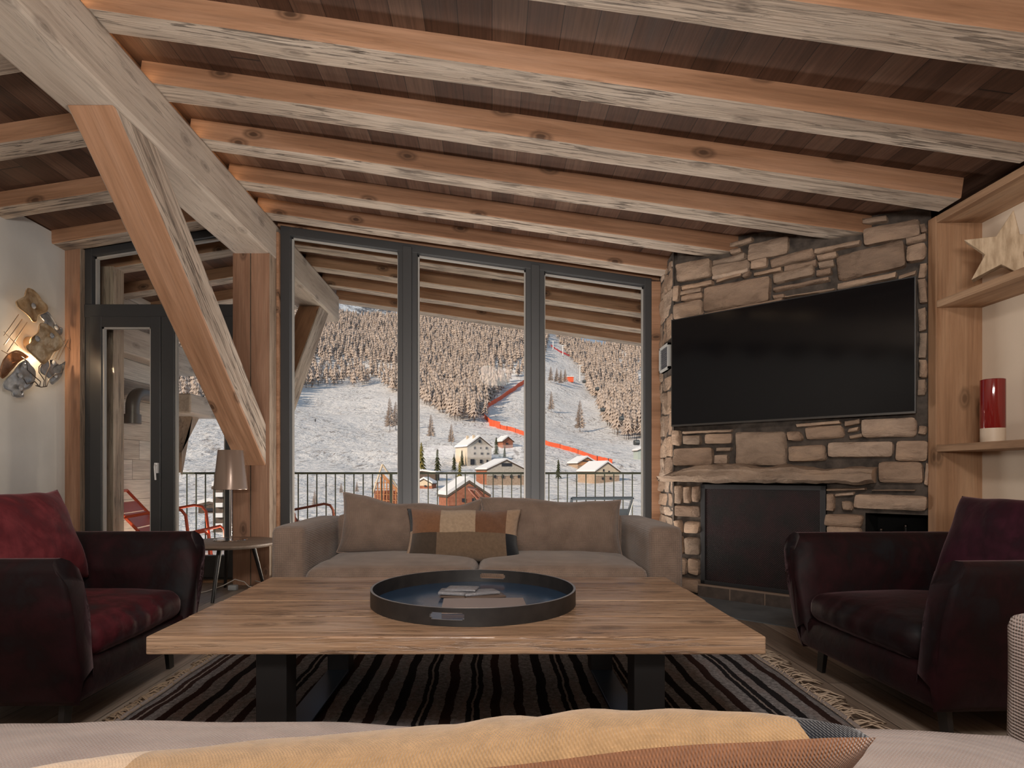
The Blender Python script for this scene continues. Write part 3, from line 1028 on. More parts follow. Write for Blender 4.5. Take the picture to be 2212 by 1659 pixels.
# round tray
tc = Vector((-.075, 2.425, TZ))
tr_ = thing('round_tray', 'large round black leather tray with oval hand holes on the coffee table', 'tray', tuple(tc))
TR, TH = .408, .062
t = NT('black_tray_leather')
M['tray'] = t.set(Base_Color=t.ramp(t.noise(t.coord(False), 20, 4), [(.3, (.012, .011, .011)), (.7, (.024, .021, .02))]), Roughness=.45, Normal=t.bump(t.noise(t.coord(False), 90, 3), .1, .003))
t = NT('sky_tinted_tray_floor')
M['trayfloor'] = t.set(Base_Color=(.018, .045, .09), Roughness=t.rng(t.noise(t.coord(False), 9, 4), .3, .7, .13, .22), Specular_IOR_Level=.6, Normal=t.bump(t.noise(t.coord(False), 60, 3), .04, .003))  # base colour carries a painted blue sky reflection
m = MB()
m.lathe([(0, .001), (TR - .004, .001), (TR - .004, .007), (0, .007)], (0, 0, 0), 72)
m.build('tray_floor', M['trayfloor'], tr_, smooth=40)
m = MB()
SEG = 420
holes = []
for c_ in (math.radians(-101), math.radians(79)):
    holes.append(c_)
half = .060 / TR
zs = [0.0] + [.022 + .002 * i for i in range(13)] + [TH - .002, TH]
def inhole(a, zc):
    for h_ in holes:
        d_ = (a - h_ + math.pi) % (2 * math.pi) - math.pi
        if abs(d_) < half + .0 and .022 <= zc <= .046:
            dx_ = max(0, abs(d_) * TR - (.060 - .012))
            dz_ = abs(zc - .034)
            if dx_ * dx_ + dz_ * dz_ < .0125 ** 2 or dx_ == 0:
                return True
    return False
ang_ = [2 * math.pi * i / SEG for i in range(SEG)]
ro, ri = TR, TR - .009
quads = {}
for i in range(SEG):
    a, b = ang_[i], ang_[i] + 2 * math.pi / SEG
    for j in range(len(zs) - 1):
        if inhole((a + b) / 2, (zs[j] + zs[j + 1]) / 2):
            quads[(i, j)] = 1
def rp(r, a, z): return (r * math.cos(a), r * math.sin(a), z)
for i in range(SEG):
    a, b = ang_[i], ang_[i] + 2 * math.pi / SEG
    for j in range(len(zs) - 1):
        if (i, j) in quads:
            for (ii, jj, e) in (((i - 1) % SEG, j, 'l'), ((i + 1) % SEG, j, 'r'), (i, j - 1, 'd'), (i, j + 1, 'u')):
                if (ii, jj) not in quads:
                    pa = {'l': (a, zs[j], a, zs[j + 1]), 'r': (b, zs[j + 1], b, zs[j]), 'd': (b, zs[j], a, zs[j]), 'u': (a, zs[j + 1], b, zs[j + 1])}[e]
                    m.add([rp(ro, pa[0], pa[1]), rp(ri, pa[0], pa[1]), rp(ri, pa[2], pa[3]), rp(ro, pa[2], pa[3])], [(0, 1, 2, 3)], 1)
            continue
        m.add([rp(ro, a, zs[j]), rp(ro, b, zs[j]), rp(ro, b, zs[j + 1]), rp(ro, a, zs[j + 1])], [(0, 1, 2, 3)])
        m.add([rp(ri, a, zs[j]), rp(ri, b, zs[j]), rp(ri, b, zs[j + 1]), rp(ri, a, zs[j + 1])], [(3, 2, 1, 0)])
    m.add([rp(ro, a, TH), rp(ro, b, TH), rp(ri, b, TH), rp(ri, a, TH)], [(0, 1, 2, 3)], 1)
m.build('tray_rim', [M['tray'], plain('tray_edge_trim', (.16, .15, .145), .35)], tr_, smooth=40, weld=True)
# booklet and wrapped coasters in the tray
m = MB()
bz = TZ + .007
bk = thing('guest_booklet', 'thick brown paper booklet lying flat in the black tray', 'booklet', (.0, 2.245, bz), R(2))
M['paper'] = plain('brown_cover_paper', (.21, .155, .13), .3, spec=.5)
part('cover', (-.185, -.065, .020), (.125, .10, .023), M['paper'], bk, .001)
part('pages', (-.185, -.062, .003), (.120, .098, .020), plain('tan_page_edges', (.38, .24, .15), .8), bk, .001)
part('back_cover', (-.185, -.065, .0), (.125, .10, .003), M['paper'], bk, .001)
cz = bz
t = NT('grey_clear_wrap')
M['wrap'] = t.set(Base_Color=(.20, .20, .215), Roughness=.18, Specular_IOR_Level=.7, Normal=t.bump(t.noise(t.coord(), 34, 4, .7, .6), .7, .01))
packs = [(-.13, 2.475, 0, 12, .15, .10, .010, 'dark brown wrapped packet at the bottom left of the small heap in the tray'),
         (-.035, 2.465, 0, -16, .17, .085, .010, 'brown wrapped packet at the bottom right of the small heap in the tray'),
         (-.14, 2.48, .011, 6, .15, .095, .012, 'grey foil packet on the left, upper layer of the heap in the tray'),
         (-.05, 2.475, .012, -20, .15, .08, .011, 'grey foil packet on the right, upper layer of the heap in the tray'),
         (-.125, 2.49, .024, 10, .13, .085, .009, 'crumpled grey foil packet topmost of the heap in the tray')]
for k, (px, py, pz, a, w, d, h, lab) in enumerate(packs):
    m = MB()
    m.rbox((0, 0, h / 2), (w, d, h), .004, (10, 8, 3), (.003, 0), 0, .004 if pz else .001, k)
    o = m.build('wrapped_packet', M['wrap'] if pz else plain('brown_wrapper', (.10, .07, .055), .3), loc=(px, py, cz + pz + .002), rot=(0, 0, R(-a)), smooth=50)
    tag(o, lab, 'packet', 'packets heaped in the tray')

# ------------------------------------------------------------------ pillows
def pillow(name, w, h, d, mats, cell=None, wr=.006, seed=0, n=(34, 22), pinch=.08, parent=None, piping=None, label=None, cat='cushion', flop=0, sag=0):
    m = MB()
    nx, nz = n
    vs, fs, mt = [], [], []
    idx = {}
    for sd in (-1, 1):
        for j in range(nz + 1):
            for i in range(nx + 1):
                a, b = 2 * i / nx - 1, 2 * j / nz - 1
                a, b = math.copysign(1 - (1 - abs(a)) ** 1.25, a), math.copysign(1 - (1 - abs(b)) ** 1.25, b)
                key = (i, j) if i in (0, nx) or j in (0, nz) else (i, j, sd)
                if key in idx:
                    continue
                f = max(0, 1 - abs(a) ** 3) ** .5 * max(0, 1 - abs(b) ** 2.6) ** .5
                x = a * w / 2 * (1 - pinch * (1 - b * b) * abs(a) ** 3)
                z = b * h / 2 * (1 - pinch * 1.2 * (1 - a * a) * abs(b) ** 3)
                p = Vector((x, sd * f * d / 2, z))
                nn = noise.noise_vector(Vector((x * 6 + seed, sd * 3 + seed * 1.7, z * 6)))
                p += Vector((nn.x * .5, nn.y * f * 1.4 + (1 - f) * nn.y * .6, nn.z)) * wr
                fold = noise.noise(Vector((x * 14 + z * 9 + seed, seed, 0))) * noise.noise(Vector((x * 4, z * 5, seed + 4)))
                p.y += sd * f * fold * wr * 2.5
                if sag:
                    p.z -= sag * (1 - a * a) * max(0, b) * (1 + .5 * a)
                if flop:
                    p.z += flop * (math.exp(-((x - .20) / .12) ** 2) + .45 * math.exp(-((x + .12) / .07) ** 2) + .5 * math.exp(-((x - .34) / .05) ** 2)) * max(0, b)
                idx[key] = len(vs)
                vs.append(p)
    def id_(i, j, sd):
        return idx.get((i, j)) if (i, j) in idx else idx[(i, j, sd)]
    for sd in (-1, 1):
        for j in range(nz):
            for i in range(nx):
                q = (id_(i, j, sd), id_(i + 1, j, sd), id_(i + 1, j + 1, sd), id_(i, j + 1, sd))
                fs.append(q if sd < 0 else q[::-1])
                mt.append(cell((i + .5) / nx, (j + .5) / nz, sd) if cell else 0)
    m.v, m.f, m.m = vs, fs, mt
    o = m.build(name, mats, parent, smooth=180)
    if piping:
        p_ = MB()
        ring = [vs[id_(i, 0, 1)] for i in range(nx)] + [vs[id_(nx, j, 1)] for j in range(nz)] + [vs[id_(i, nz, 1)] for i in range(nx, 0, -1)] + [vs[id_(0, j, 1)] for j in range(nz, 0, -1)]
        ring.append(ring[0])
        p_.tube(ring, .005, 6, cap=False)
        p_.build('piping', piping, o, smooth=180)
    if label:
        tag(o, label, cat)
    return o


def cotton(name, c, fuzz=.5):
    t = NT(name)
    k = t.coord(False)
    n = t.noise(k, 55, 4, .7)
    s = t.sep(t.mul(k, (2300, 2300, 2300)))
    h = t.math('ADD', t.math('MULTIPLY', t.math('SINE', s[0]), t.math('SINE', s[2])), t.math('MULTIPLY', n, 2.5))
    return t.set(Base_Color=t.mix(t.rng(n, .3, .7), tuple(x * .72 for x in c), c), Roughness=.95, Sheen_Weight=.3, Specular_IOR_Level=.1, Normal=t.bump(h, fuzz, .004))


PATCH = [cotton('patch_rust', (.29, .135, .065)), cotton('patch_cream', (.55, .40, .27)), cotton('patch_brown', (.22, .10, .05)), cotton('patch_tan', (.50, .33, .21)),
         cotton('patch_dark', (.085, .060, .042)), cotton('patch_taupe', (.23, .155, .10)), cotton('patch_navy', (.006, .008, .013)), cotton('patch_ochre', (.36, .225, .11))]


def patches(u, v, sd):
    if sd > 0:
        return 2
    if u < .055:
        return 3 if v < .55 else 6
    if v > .5:
        return 0 if u < .335 else 1 if u < .585 else 2 if u < .84 else 3
    return 4 if u < .31 else 5 if u < .835 else 6


# ------------------------------------------------------------------ sofa beneath the window
def sofa(label, loc, rz, mat, W=2.306):
    r = thing('sofa', label, 'sofa', loc, rz)
    D = .95                      # local x across, y from the front (0) to the back
    aw = .186
    for sx in (-1, 1):
        m = MB()
        cx = sx * (W / 2 - aw / 2)
        m.rbox((cx, D / 2, .345), (aw, D, .61), .035, (6, 14, 10), (.006, .004), 0, .004, 3 + sx)
        a = m.build('arm', mat, r, smooth=180)
    m = MB()
    m.rbox((0, D - .11, .36), (W - 2 * aw + .02, .20, .62), .04, (18, 5, 8), (.0, 0), 0, .004, 9)
    m.build('back', mat, r, smooth=180)
    m = MB()
    m.rbox((0, D / 2 - .03, .16), (W - 2 * aw + .01, D - .1, .22), .02, (16, 8, 4))
    m.build('base', mat, r, smooth=180)
    for x in (-W / 2 + .09, W / 2 - .09):
        for y in (.08, D - .08):
            m = MB()
            m.box((x - .025, y - .025, 0), (x + .025, y + .025, .06))
            m.build('foot', M['black'], r)
    return r


SY = 3.35
so = sofa('taupe three-seat sofa facing the room beneath the tall windows', (-.084, SY, 0), 0, M['taupe'])
for k, sx in enumerate((-1, 1)):
    m = MB()
    m.rbox((sx * .482, .36, .345), (.955, .74, .15), .05, (18, 14, 6), (.035, .0), 0, .010, 20 + k)
    o = m.build('seat_cushion', M['taupe'], so, smooth=180)
    o.location = (0, .0, .0)
cb = []
for k, (cx, lean) in enumerate(((-.455, R(14)), (.475, R(12)))):
    o = pillow('back_cushion', .95, .40, .25, [M['taupe']], wr=.022, seed=4 + k * 9, parent=so, pinch=.05, sag=(.045, .012)[k], piping=M['piping'])
    o.location = (cx, .665, .585 if k else .60)
    o.rotation_euler = (-lean, R(2.5 if k == 0 else 1.0), 0)
o = pillow('patchwork_cushion', .735, .36, .16, PATCH, patches, wr=.008, seed=2, n=(48, 26),
           label='patchwork lumbar cushion in brown, cream and navy propped on the window sofa')
o.location = (-.18, SY + .44, .555)
o.rotation_euler = (R(-24), R(.5), 0)

# ------------------------------------------------------------------ foreground sofa seen over its back
fs_ = sofa('pale ribbed sofa in the foreground seen from over its back', (-.09, 1.33, 0), math.pi, M['taupe_pale'], 2.79)
m = MB()
m.rbox((.575, .40, .362), (1.13, .66, .15), .045, (22, 16, 6), (.030, .004), 0, .007, 31)
m.build('seat_cushion', M['taupe_pale'], fs_, smooth=180)
m = MB()
m.rbox((-.585, .44, .362), (1.14, .70, .14), .06, (24, 16, 6), (.052, .004), 0, .007, 33)
m.build('seat_cushion', M['taupe_pale'], fs_, smooth=180)
o = pillow('patchwork_cushion', .75, .40, .15, PATCH,
           lambda u, v, sd: (2 if sd < 0 else (6 if u > .90 else 7 if u > .28 else 1)), wr=.010, seed=5, n=(60, 30), flop=.024, pinch=.03,
           label='ochre, cream and navy patchwork cushion in the foreground leaning on the pale sofa')
o.location = (-.085, .594, .584)
o.rotation_euler = (R(46), R(-4), 0)

# ------------------------------------------------------------------ armchairs
def armchair(label, loc, rz, cushion_mat):
    """local x across (arm to arm), front at y = 0, back at +y."""
    r = thing('armchair', label, 'armchair', loc, rz, 'burgundy velvet tub armchairs')
    hw, dep = .43, .86                 # half width at the base, depth
    zb_, zt_ = .115, .655
    def plan(off, z):
        """U-shaped outline at height z, offset inwards by off."""
        fl = (z - zb_) / (zt_ - zb_)
        w = hw + .115 * fl - off
        d = dep + .06 * fl - off
        rad = .13
        pts = [(-w, -.03 * fl)]
        for i in range(9):
            pts.append((-w, (d - rad) * (i + 1) / 9))
        for i in range(1, 7):
            a = math.pi - i * math.pi / 2 / 6
            pts.append((-w + rad + rad * math.cos(a), d - rad + rad * math.sin(a)))
        for i in range(1, 10):
            pts.append((-w + rad + (2 * w - 2 * rad) * i / 9, d))
        for i in range(1, 7):
            a = math.pi / 2 - i * math.pi / 2 / 6
            pts.append((w - rad + rad * math.cos(a), d - rad + rad * math.sin(a)))
        for i in range(9):
            pts.append((w, (d - rad) * (8 - i) / 9 if i < 8 else -.03 * fl))
        return pts
    prof = [(.03, zb_), (.0, zb_ + .03), (0, .3), (0, .45), (0, zt_ - .045), (.012, zt_ - .016), (.04, zt_), (.075, zt_), (.10, zt_ - .014), (.114, zt_ - .045), (.115, .45), (.115, .25), (.115, .16)]
    rows = [plan(o_, z_) for o_, z_ in prof]
    n = len(rows[0])
    vs, fs = [], []
    for (o_, z_), row in zip(prof, rows):
        for i, (x, y) in enumerate(row):
            yy = y
            if i in (0, n - 1):
                t_ = max(0, (z_ - (zt_ - .10)) / .10)
                yy += .045 * t_ * t_
            w_ = noise.noise_vector(Vector((x * 6, y * 6, z_ * 7))) * .003
            vs.append((x + w_.x, yy + w_.y, z_))
    k = len(rows)
    for j in range(k - 1):
        for i in range(n - 1):
            fs.append((j * n + i, j * n + i + 1, (j + 1) * n + i + 1, (j + 1) * n + i))
    for e in (0, n - 1):              # soft end faces of the arms
        c_ = len(vs)
        ring = [j * n + e for j in range(k)]
        cen = Vector((0, 0, 0))
        for q in ring:
            cen += Vector(vs[q])
        cen /= k
        mid = []
        for q in ring:
            p = Vector(vs[q])
            p = cen + (p - cen) * .72
            p.y = vs[q][1] - .022
            mid.append(len(vs))
            vs.append(tuple(p))
        for a in range(k - 1):
            fs.append((ring[a], ring[a + 1], mid[a + 1], mid[a]) if e else (ring[a + 1], ring[a], mid[a], mid[a + 1]))
        fs.append(tuple(mid) if e else tuple(mid[::-1]))
    m = MB()
    m.v, m.f, m.m = vs, fs, [0] * len(fs)
    m.build('shell', M['velvet'], r, smooth=70, weld=True)
    m = MB()
    m.rbox((0, .41, .195), (2 * hw - .0, .84, .15), .03, (14, 12, 4), (.004, .004))
    m.build('base_rail', M['velvet'], r, smooth=180)
    m = MB()
    m.rbox((0, .36, .325), (2 * hw - .19, .76, .13), .055, (26, 26, 8), (.045, .012), 0, .006, 5)
    # gathered front edge
    for i, p in enumerate(m.v):
        x, y, z = p
        if y < .12 and z < .40:
            g = math.sin(x * 95 + math.sin(x * 31) * 2) * .0045 * min(1, (.12 - y) / .06)
            m.v[i] = (x, y - g, z + g * .4)
    m.build('seat_cushion', cushion_mat, r, smooth=180)
    for sx in (-1, 1):
        for y, s in ((.07, 1), (.78, -1)):
            m = MB()
            x = sx * (hw - .075)
            m.hexa([(x - .02 + sx * .02, y - .006, 0), (x + .02 + sx * .02, y - .006, 0), (x + .02 + sx * .02, y + .012, 0), (x - .02 + sx * .02, y + .012, 0),
                    (x - .024, y - .008, .125), (x + .024, y - .008, .125), (x + .024, y + .014, .125), (x - .024, y + .014, .125)])
            m.box((x - .02, min(y, y + s * .14), .108), (x + .02, max(y, y + s * .14), .122))
            m.build('leg', M['black'], r)
    return r


armchair('burgundy velvet armchair by the white wall, holding a wine red cushion', (-1.49, 2.56, 0), R(90 + 1), M['velvet_seat'])
armchair('dark burgundy velvet armchair in front of the larch bookcase', (1.52, 2.50, 0), R(-90 + 3), M['velvet'])
o = pillow('back_cushion', .66, .46, .20, [M['velvet_red']], wr=.012, seed=8, label='wine red velvet cushion leaning in the armchair by the white wall')
o.location = (-2.04, 2.60, .655)
o.rotation_euler = (R(-20), 0, R(90))
o = pillow('back_cushion', .66, .46, .20, [M['velvet_plum']], wr=.014, seed=12, label='plum velvet cushion leaning in the armchair before the bookcase')
o.location = (2.13, 2.47, .635)
o.rotation_euler = (R(-20), 0, R(-87))

# ------------------------------------------------------------------ side table, lamp, cable
st = thing('side_table', 'small round oak side table with slim black legs beside the timber post', 'side table', (-2.045, 4.72, 0))
m = MB()
m.lathe([(0, .385), (.33, .385), (.352, .40), (.355, .412), (.35, .415), (0, .415)], (0, 0, 0), 48)
m.build('table_top', wood('grey_oak_disc', (.22, .16, .12), (.36, .28, .22), (.48, .40, .33), 'X', knots=.2, crack=.2, rand=False, rough=.5), st, smooth=40)
for a in (62, 122, 270):
    m = MB()
    ca, sa = math.cos(R(a)), math.sin(R(a))
    m.tube([(ca * .20, sa * .20, .387), (ca * .32, sa * .32, 0)], .019, 12, r2=.012)
    m.build('leg', M['black'], st, smooth=60)
tl = thing('table_lamp', 'table lamp with taupe glass shade and chrome stem on the side table', 'table lamp', (-2.085, 4.80, .415))
m = MB()
m.lathe([(0, 0), (.128, 0), (.13, .004), (.125, .009), (.02, .012), (0, .012)], (0, 0, 0), 40)
m.build('base', M['chrome'], tl, smooth=40)
m = MB()
m.lathe([(.011, .01), (.011, .48)], (0, 0, 0), 16)
m.build('stem', M['chrome'], tl, smooth=40)
t = NT('taupe_satin_glass')
lw = t.n('LayerWeight')
lw.inputs[0].default_value = .25
trn = t.n('BsdfTransparent')
trn.inputs[0].default_value = (.80, .72, .66, 1)
t.set(Base_Color=(.34, .25, .20), Roughness=.25, Metallic=.35)
mxs = t.n('MixShader')
t.put(mxs.inputs[0], .78)
t.put(mxs.inputs[1], trn.outputs[0])
t.put(mxs.inputs[2], t.b.outputs[0])
t.put(t.out.inputs[0], mxs.outputs[0])
m = MB()
m.lathe([(.128, .408), (.127, .405), (.122, .408), (.092, .715), (.094, .718), (.096, .715), (.128, .408)], (0, 0, 0), 48)
m.build('lamp_shade', t.mat, tl, smooth=60)
cbl = thing('power_cable', 'pale power cable with a grey adapter lying by the timber post', 'cable', (0, 0, 0))
m = MB()
pts = [(-2.52, 4.50, .006), (-2.40, 4.62, .006), (-2.28, 4.80, .006), (-2.20, 4.93, .03), (-2.12, 4.96, .075), (-2.05, 4.98, .05), (-2.02, 5.0, .008), (-1.93, 4.96, .006), (-1.90, 4.99, .04), (-1.98, 5.03, .05)]
m.tube(pts, .004, 6)
m.build('cord', plain('white_cord', (.6, .57, .52), .5), cbl, smooth=180)
m = MB()
m.rbox((-2.10, 4.88, .022), (.07, .05, .044), .008, (4, 4, 4))
m.build('adapter', plain('adapter_grey', (.35, .37, .38), .3), cbl, smooth=60)

# ------------------------------------------------------------------ things in the bookcase
t = NT('pale_carved_wood')
c = t.coord(False)
n = t.noise(t.mul(c, (40, 40, 8)), 1, 4, .6)
M['starwood'] = t.set(Base_Color=t.ramp(n, [(.35, (.36, .25, .15)), (.6, (.56, .42, .28)), (.8, (.66, .52, .37))]), Roughness=.7, Normal=t.bump(n, .5, .004))
m = MB()
rot0 = R(10)
pts = []
for i in range(10):
    r_ = .20 if i % 2 == 0 else .084
    a = rot0 + i * math.pi / 5
    pts.append((r_ * math.cos(a + math.pi / 2), r_ * math.sin(a + math.pi / 2)))
m.prism(pts, 'x', -.035, .035)
o = m.build('wooden_star', M['starwood'], bevel=.004, weld=True)
o.location = (2.79, 3.27, 2.163)
o.rotation_euler = (0, 0, R(45))
tag(o, 'chunky pale wooden star leaning on the upper bookcase shelf', 'ornament')
cd = thing('pillar_candle', 'tall glossy red candle on a cream base on the middle bookcase shelf', 'candle', (2.795, 3.36, 1.12))
m = MB()
m.lathe([(.0, 0), (.056, 0), (.0565, .003), (.0565, .08), (.0, .08)], (0, 0, 0), 40)
m.build('candle_base', plain('cream_wax', (.62, .50, .38), .5), cd, smooth=40)
m = MB()
m.lathe([(.056, .08), (.0575, .083), (.0575, .35), (.052, .353), (.05, .335), (0, .333)], (0, 0, 0), 40)
m.build('candle_glass', plain('red_gloss_glass', (.20, .012, .010), .08, spec=.8), cd, smooth=40)
m = MB()
m.lathe([(0, 0), (.062, 0), (.060, .01), (.012, .225), (0, .232)], (0, 0, 0), 6)
o = m.build('wooden_cone', M['starwood'], loc=(2.76, 3.40, .505), smooth=30)
tag(o, 'pointed pale wooden cone on the low bookcase shelf behind the dark armchair', 'ornament')
m = MB()
m.box((-.03, -.03, 0), (.03, .03, .165))
o = m.build('white_box', plain('white_card', (.62, .54, .45), .7), loc=(2.835, 3.44, .505), bevel=.003)
tag(o, 'small white box beside the wooden cone on the low bookcase shelf', 'box')

# ------------------------------------------------------------------ hammered metal wall lamp
wl = thing('wall_lamp', 'hammered gold and silver sculpture lamp on the pale left wall', 'wall lamp', (-3.72, 0, 0))
def wp(cx, cy):
    px, py = cx / 5.92, 600 + cy / 5.925
    d = 3.70 * FPX / (VX - px)
    return d, EYE - (py - VY) * d / FPX


def plate(name, poly, off, mat, seed):
    pts = [wp(*p) for p in poly]
    cy, cz = sum(p[0] for p in pts) / len(pts), sum(p[1] for p in pts) / len(pts)
    ring = []
    n = len(pts)
    for i in range(n):                    # rounded outline
        a, b = pts[i], pts[(i + 1) % n]
        p0, p3 = pts[i - 1], pts[(i + 2) % n]
        for s in (0, .34, .67):
            q = [.5 * (2 * a[k] + (b[k] - p0[k]) * s + (2 * p0[k] - 5 * a[k] + 4 * b[k] - p3[k]) * s * s + (3 * a[k] - p0[k] - 3 * b[k] + p3[k]) * s ** 3) for k in (0, 1)]
            ring.append(q)
    m = MB()
    N = len(ring)
    rows = []
    for s in (1, .93, .75, .5, .25):
        rows.append([(cy + (p[0] - cy) * s, cz + (p[1] - cz) * s) for p in ring])
    def hx(y, z, s):
        return off + noise.noise(Vector((y * 8 + seed, z * 8, seed))) * .022 + (.014 if s == 1 else 0)
    vs = []
    S = (1, .93, .75, .5, .25)
    for s, row in zip(S, rows):
        vs += [(hx(y, z, s), y, z) for y, z in row]
    vs.append((hx(cy, cz, 0), cy, cz))
    fs = []
    for j in range(len(S) - 1):
        for i in range(N):
            fs.append((j * N + i, j * N + (i + 1) % N, (j + 1) * N + (i + 1) % N, (j + 1) * N + i))
    for i in range(N):
        fs.append(((len(S) - 1) * N + i, (len(S) - 1) * N + (i + 1) % N, len(vs) - 1))
    m.add(vs, fs)
    o = m.build(name, mat, wl, smooth=180)
    s_ = o.modifiers.new('solid', 'SOLIDIFY')
    s_.thickness = .004
    return o


def hammered(name, c0, c1):
    t = NT(name)
    c = t.coord(False)
    return t.set(Base_Color=t.ramp(t.noise(c, 16, 3), [(.3, c0), (.7, c1)]), Metallic=.6, Roughness=.36, Normal=t.bump(t.noise(c, 24, 3), .5, .012))


M['gold'] = hammered('hammered_gold', (.60, .36, .17), (.95, .72, .45))
M['silver'] = hammered('hammered_silver', (.33, .32, .31), (.66, .65, .63))
plate('gold_plate', [(235, 130), (320, 150), (390, 220), (430, 290), (490, 350), (490, 430), (400, 480), (370, 560), (310, 565), (260, 520), (190, 450), (120, 380), (95, 310), (140, 270), (190, 235), (205, 180)], .075, M['gold'], 1)
plate('gold_plate', [(350, 580), (450, 600), (540, 680), (610, 770), (640, 850), (580, 930), (500, 960), (440, 1080), (370, 1110), (290, 1050), (180, 950), (150, 880), (230, 830), (250, 760), (310, 690)], .115, M['gold'], 2)
plate('gold_plate', [(-60, 1050), (70, 950), (150, 930), (280, 1010), (190, 1060), (60, 1180), (0, 1260), (-80, 1280)], .06, hammered('copper_brown', (.20, .09, .045), (.45, .24, .13)), 3)
plate('silver_plate', [(430, 480), (530, 430), (600, 520), (660, 610), (735, 650), (720, 720), (640, 740), (560, 640), (480, 560)], .055, M['silver'], 4)
plate('silver_plate', [(-60, 1330), (60, 1190), (200, 1050), (290, 1100), (350, 1200), (310, 1380), (200, 1450), (195, 1530), (80, 1530), (60, 1470), (-40, 1420)], .07, M['silver'], 5)
plate('silver_plate', [(430, 1130), (500, 1060), (600, 1050), (680, 1110), (760, 1070), (720, 1200), (680, 1290), (600, 1370), (540, 1290), (440, 1220)], .06, M['silver'], 6)
M['bead'] = plain('glass_bead', (.55, .56, .57), .08, metal=.5)
def at(cx, cy, off):
    y, z = wp(cx, cy)
    return (off, y, z)
for (a, b) in (((0, 740), (190, 470)), ((0, 860), (235, 530)), ((40, 950), (300, 570)), ((620, 1020), (740, 830)), ((660, 1040), (790, 790)), ((700, 1050), (830, 790)), ((0, 690), (180, 870)), ((650, 740), (850, 925)), ((-30, 930), (130, 1020))):
    m = MB()
    m.tube([at(*a, .05), at(*b, .05)], .0035, 6)
    m.build('rod', plain('rod_metal', (.6, .5, .4), .3, metal=.8), wl, smooth=60)
for pts in ([(140, 1010), (210, 1060), (220, 1180), (300, 1250), (390, 1330), (380, 1390)], [(360, 960), (440, 1060), (370, 1140), (370, 1210), (440, 1310), (430, 1390)], [(550, 940), (500, 1030), (515, 1130), (460, 1240), (455, 1390)], [(690, 1120), (660, 1220), (570, 1245), (500, 1300), (470, 1390)], [(170, 1290), (210, 1360), (320, 1330), (370, 1390)], [(330, 1380), (400, 1400), (470, 1390)]):
    m = MB()
    m.tube([at(*p, .10) for p in pts], .004, 6)
    m.build('wire', plain('wire_dark', (.12, .10, .09), .4, metal=.6), wl, smooth=60)
for cx, cy, off in ((318, 360, .09), (485, 740, .135), (490, 600, .08), (640, 635, .075), (600, 1090, .08), (625, 1255, .08), (155, 1410, .09), (145, 1250, .09), (205, 1130, .09), (300, 780, .13)):
    m = MB()
    p = at(cx, cy, off)
    m.lathe([(0, -.012), (.016, -.010), (.024, 0), (.016, .010), (0, .012)], (0, 0, 0), 14)
    m.xf(Matrix.Translation(p) @ Matrix.Rotation(R(90), 4, 'Y'))
    m.build('glass_bead', M['bead'], wl, smooth=60)
m = MB()
m.lathe([(0, 0), (.06, 0), (.06, .05), (0, .05)], (0, 0, 0), 20)
m.xf(Matrix.Translation((0, wp(400, 850)[0], wp(400, 850)[1])) @ Matrix.Rotation(R(90), 4, 'Y'))
m.build('wall_rose', M['gold'], wl, smooth=40)
yb, zb0 = wp(400, 900)
light('wall_lamp_bulb', 'POINT', (-3.66, yb, zb0), 9, (1.0, .72, .45), shadow_soft_size=.03)

# ------------------------------------------------------------------ balcony
structure(bx('balcony_floor', (-4.3, 5.44, -.16), (3.6, 7.95, -.04), M['deckwood']))
t = NT('snow_crust')
c = t.coord(False)
M['snow_near'] = t.set(Base_Color=(.80, .82, .85), Roughness=.8, Normal=t.bump(t.noise(c, 9, 5, .6), .6, .04))
m = MB()
nx, ny = 60, 16
vs, fs = [], []
for j in range(ny + 1):
    for i in range(nx + 1):
        x, y = -3.95 + 7.4 * i / nx, 5.75 + 2.1 * j / ny
        e = min(i, nx - i, j, ny - j)
        vs.append((x, y, -.045 if e == 0 else .0 + noise.fractal(Vector((x * 1.4, y * 1.4, 3)), 1, 2, 3) * .03 - .012))
for j in range(ny):
    for i in range(nx):
        k = j * (nx + 1) + i
        fs.append((k, k + 1, k + nx + 2, k + nx + 1))
m.add(vs, fs)
o = m.build('snow_cover', M['snow_near'], smooth=180)
tag(o, 'thin bluish snow lying on the balcony floor', 'snow', kind='stuff')
# railing
M['rail'] = plain('dark_green_railing', (.030, .036, .020), .45)
rl = thing('balcony_railing', 'dark metal balcony railing with thin upright bars against the snow', 'railing', (0, 7.75, 0))
part('top_rail', (-4.0, -.022, .935), (3.45, .022, .962), M['rail'], rl, .003)
part('bottom_rail', (-4.0, -.012, .06), (3.45, .012, .085), M['rail'], rl, .003)
for k in range(62):
    x = -3.93 + k * .1195
    bar_ = MB()
    if k % 15 == 7:
        bar_.box((x - .016, -.016, -.04), (x + .016, .016, .94))
    else:
        bar_.box((x - .0065, -.0065, .08), (x + .0065, .0065, .937))
    bar_.build('baluster', M['rail'], rl)
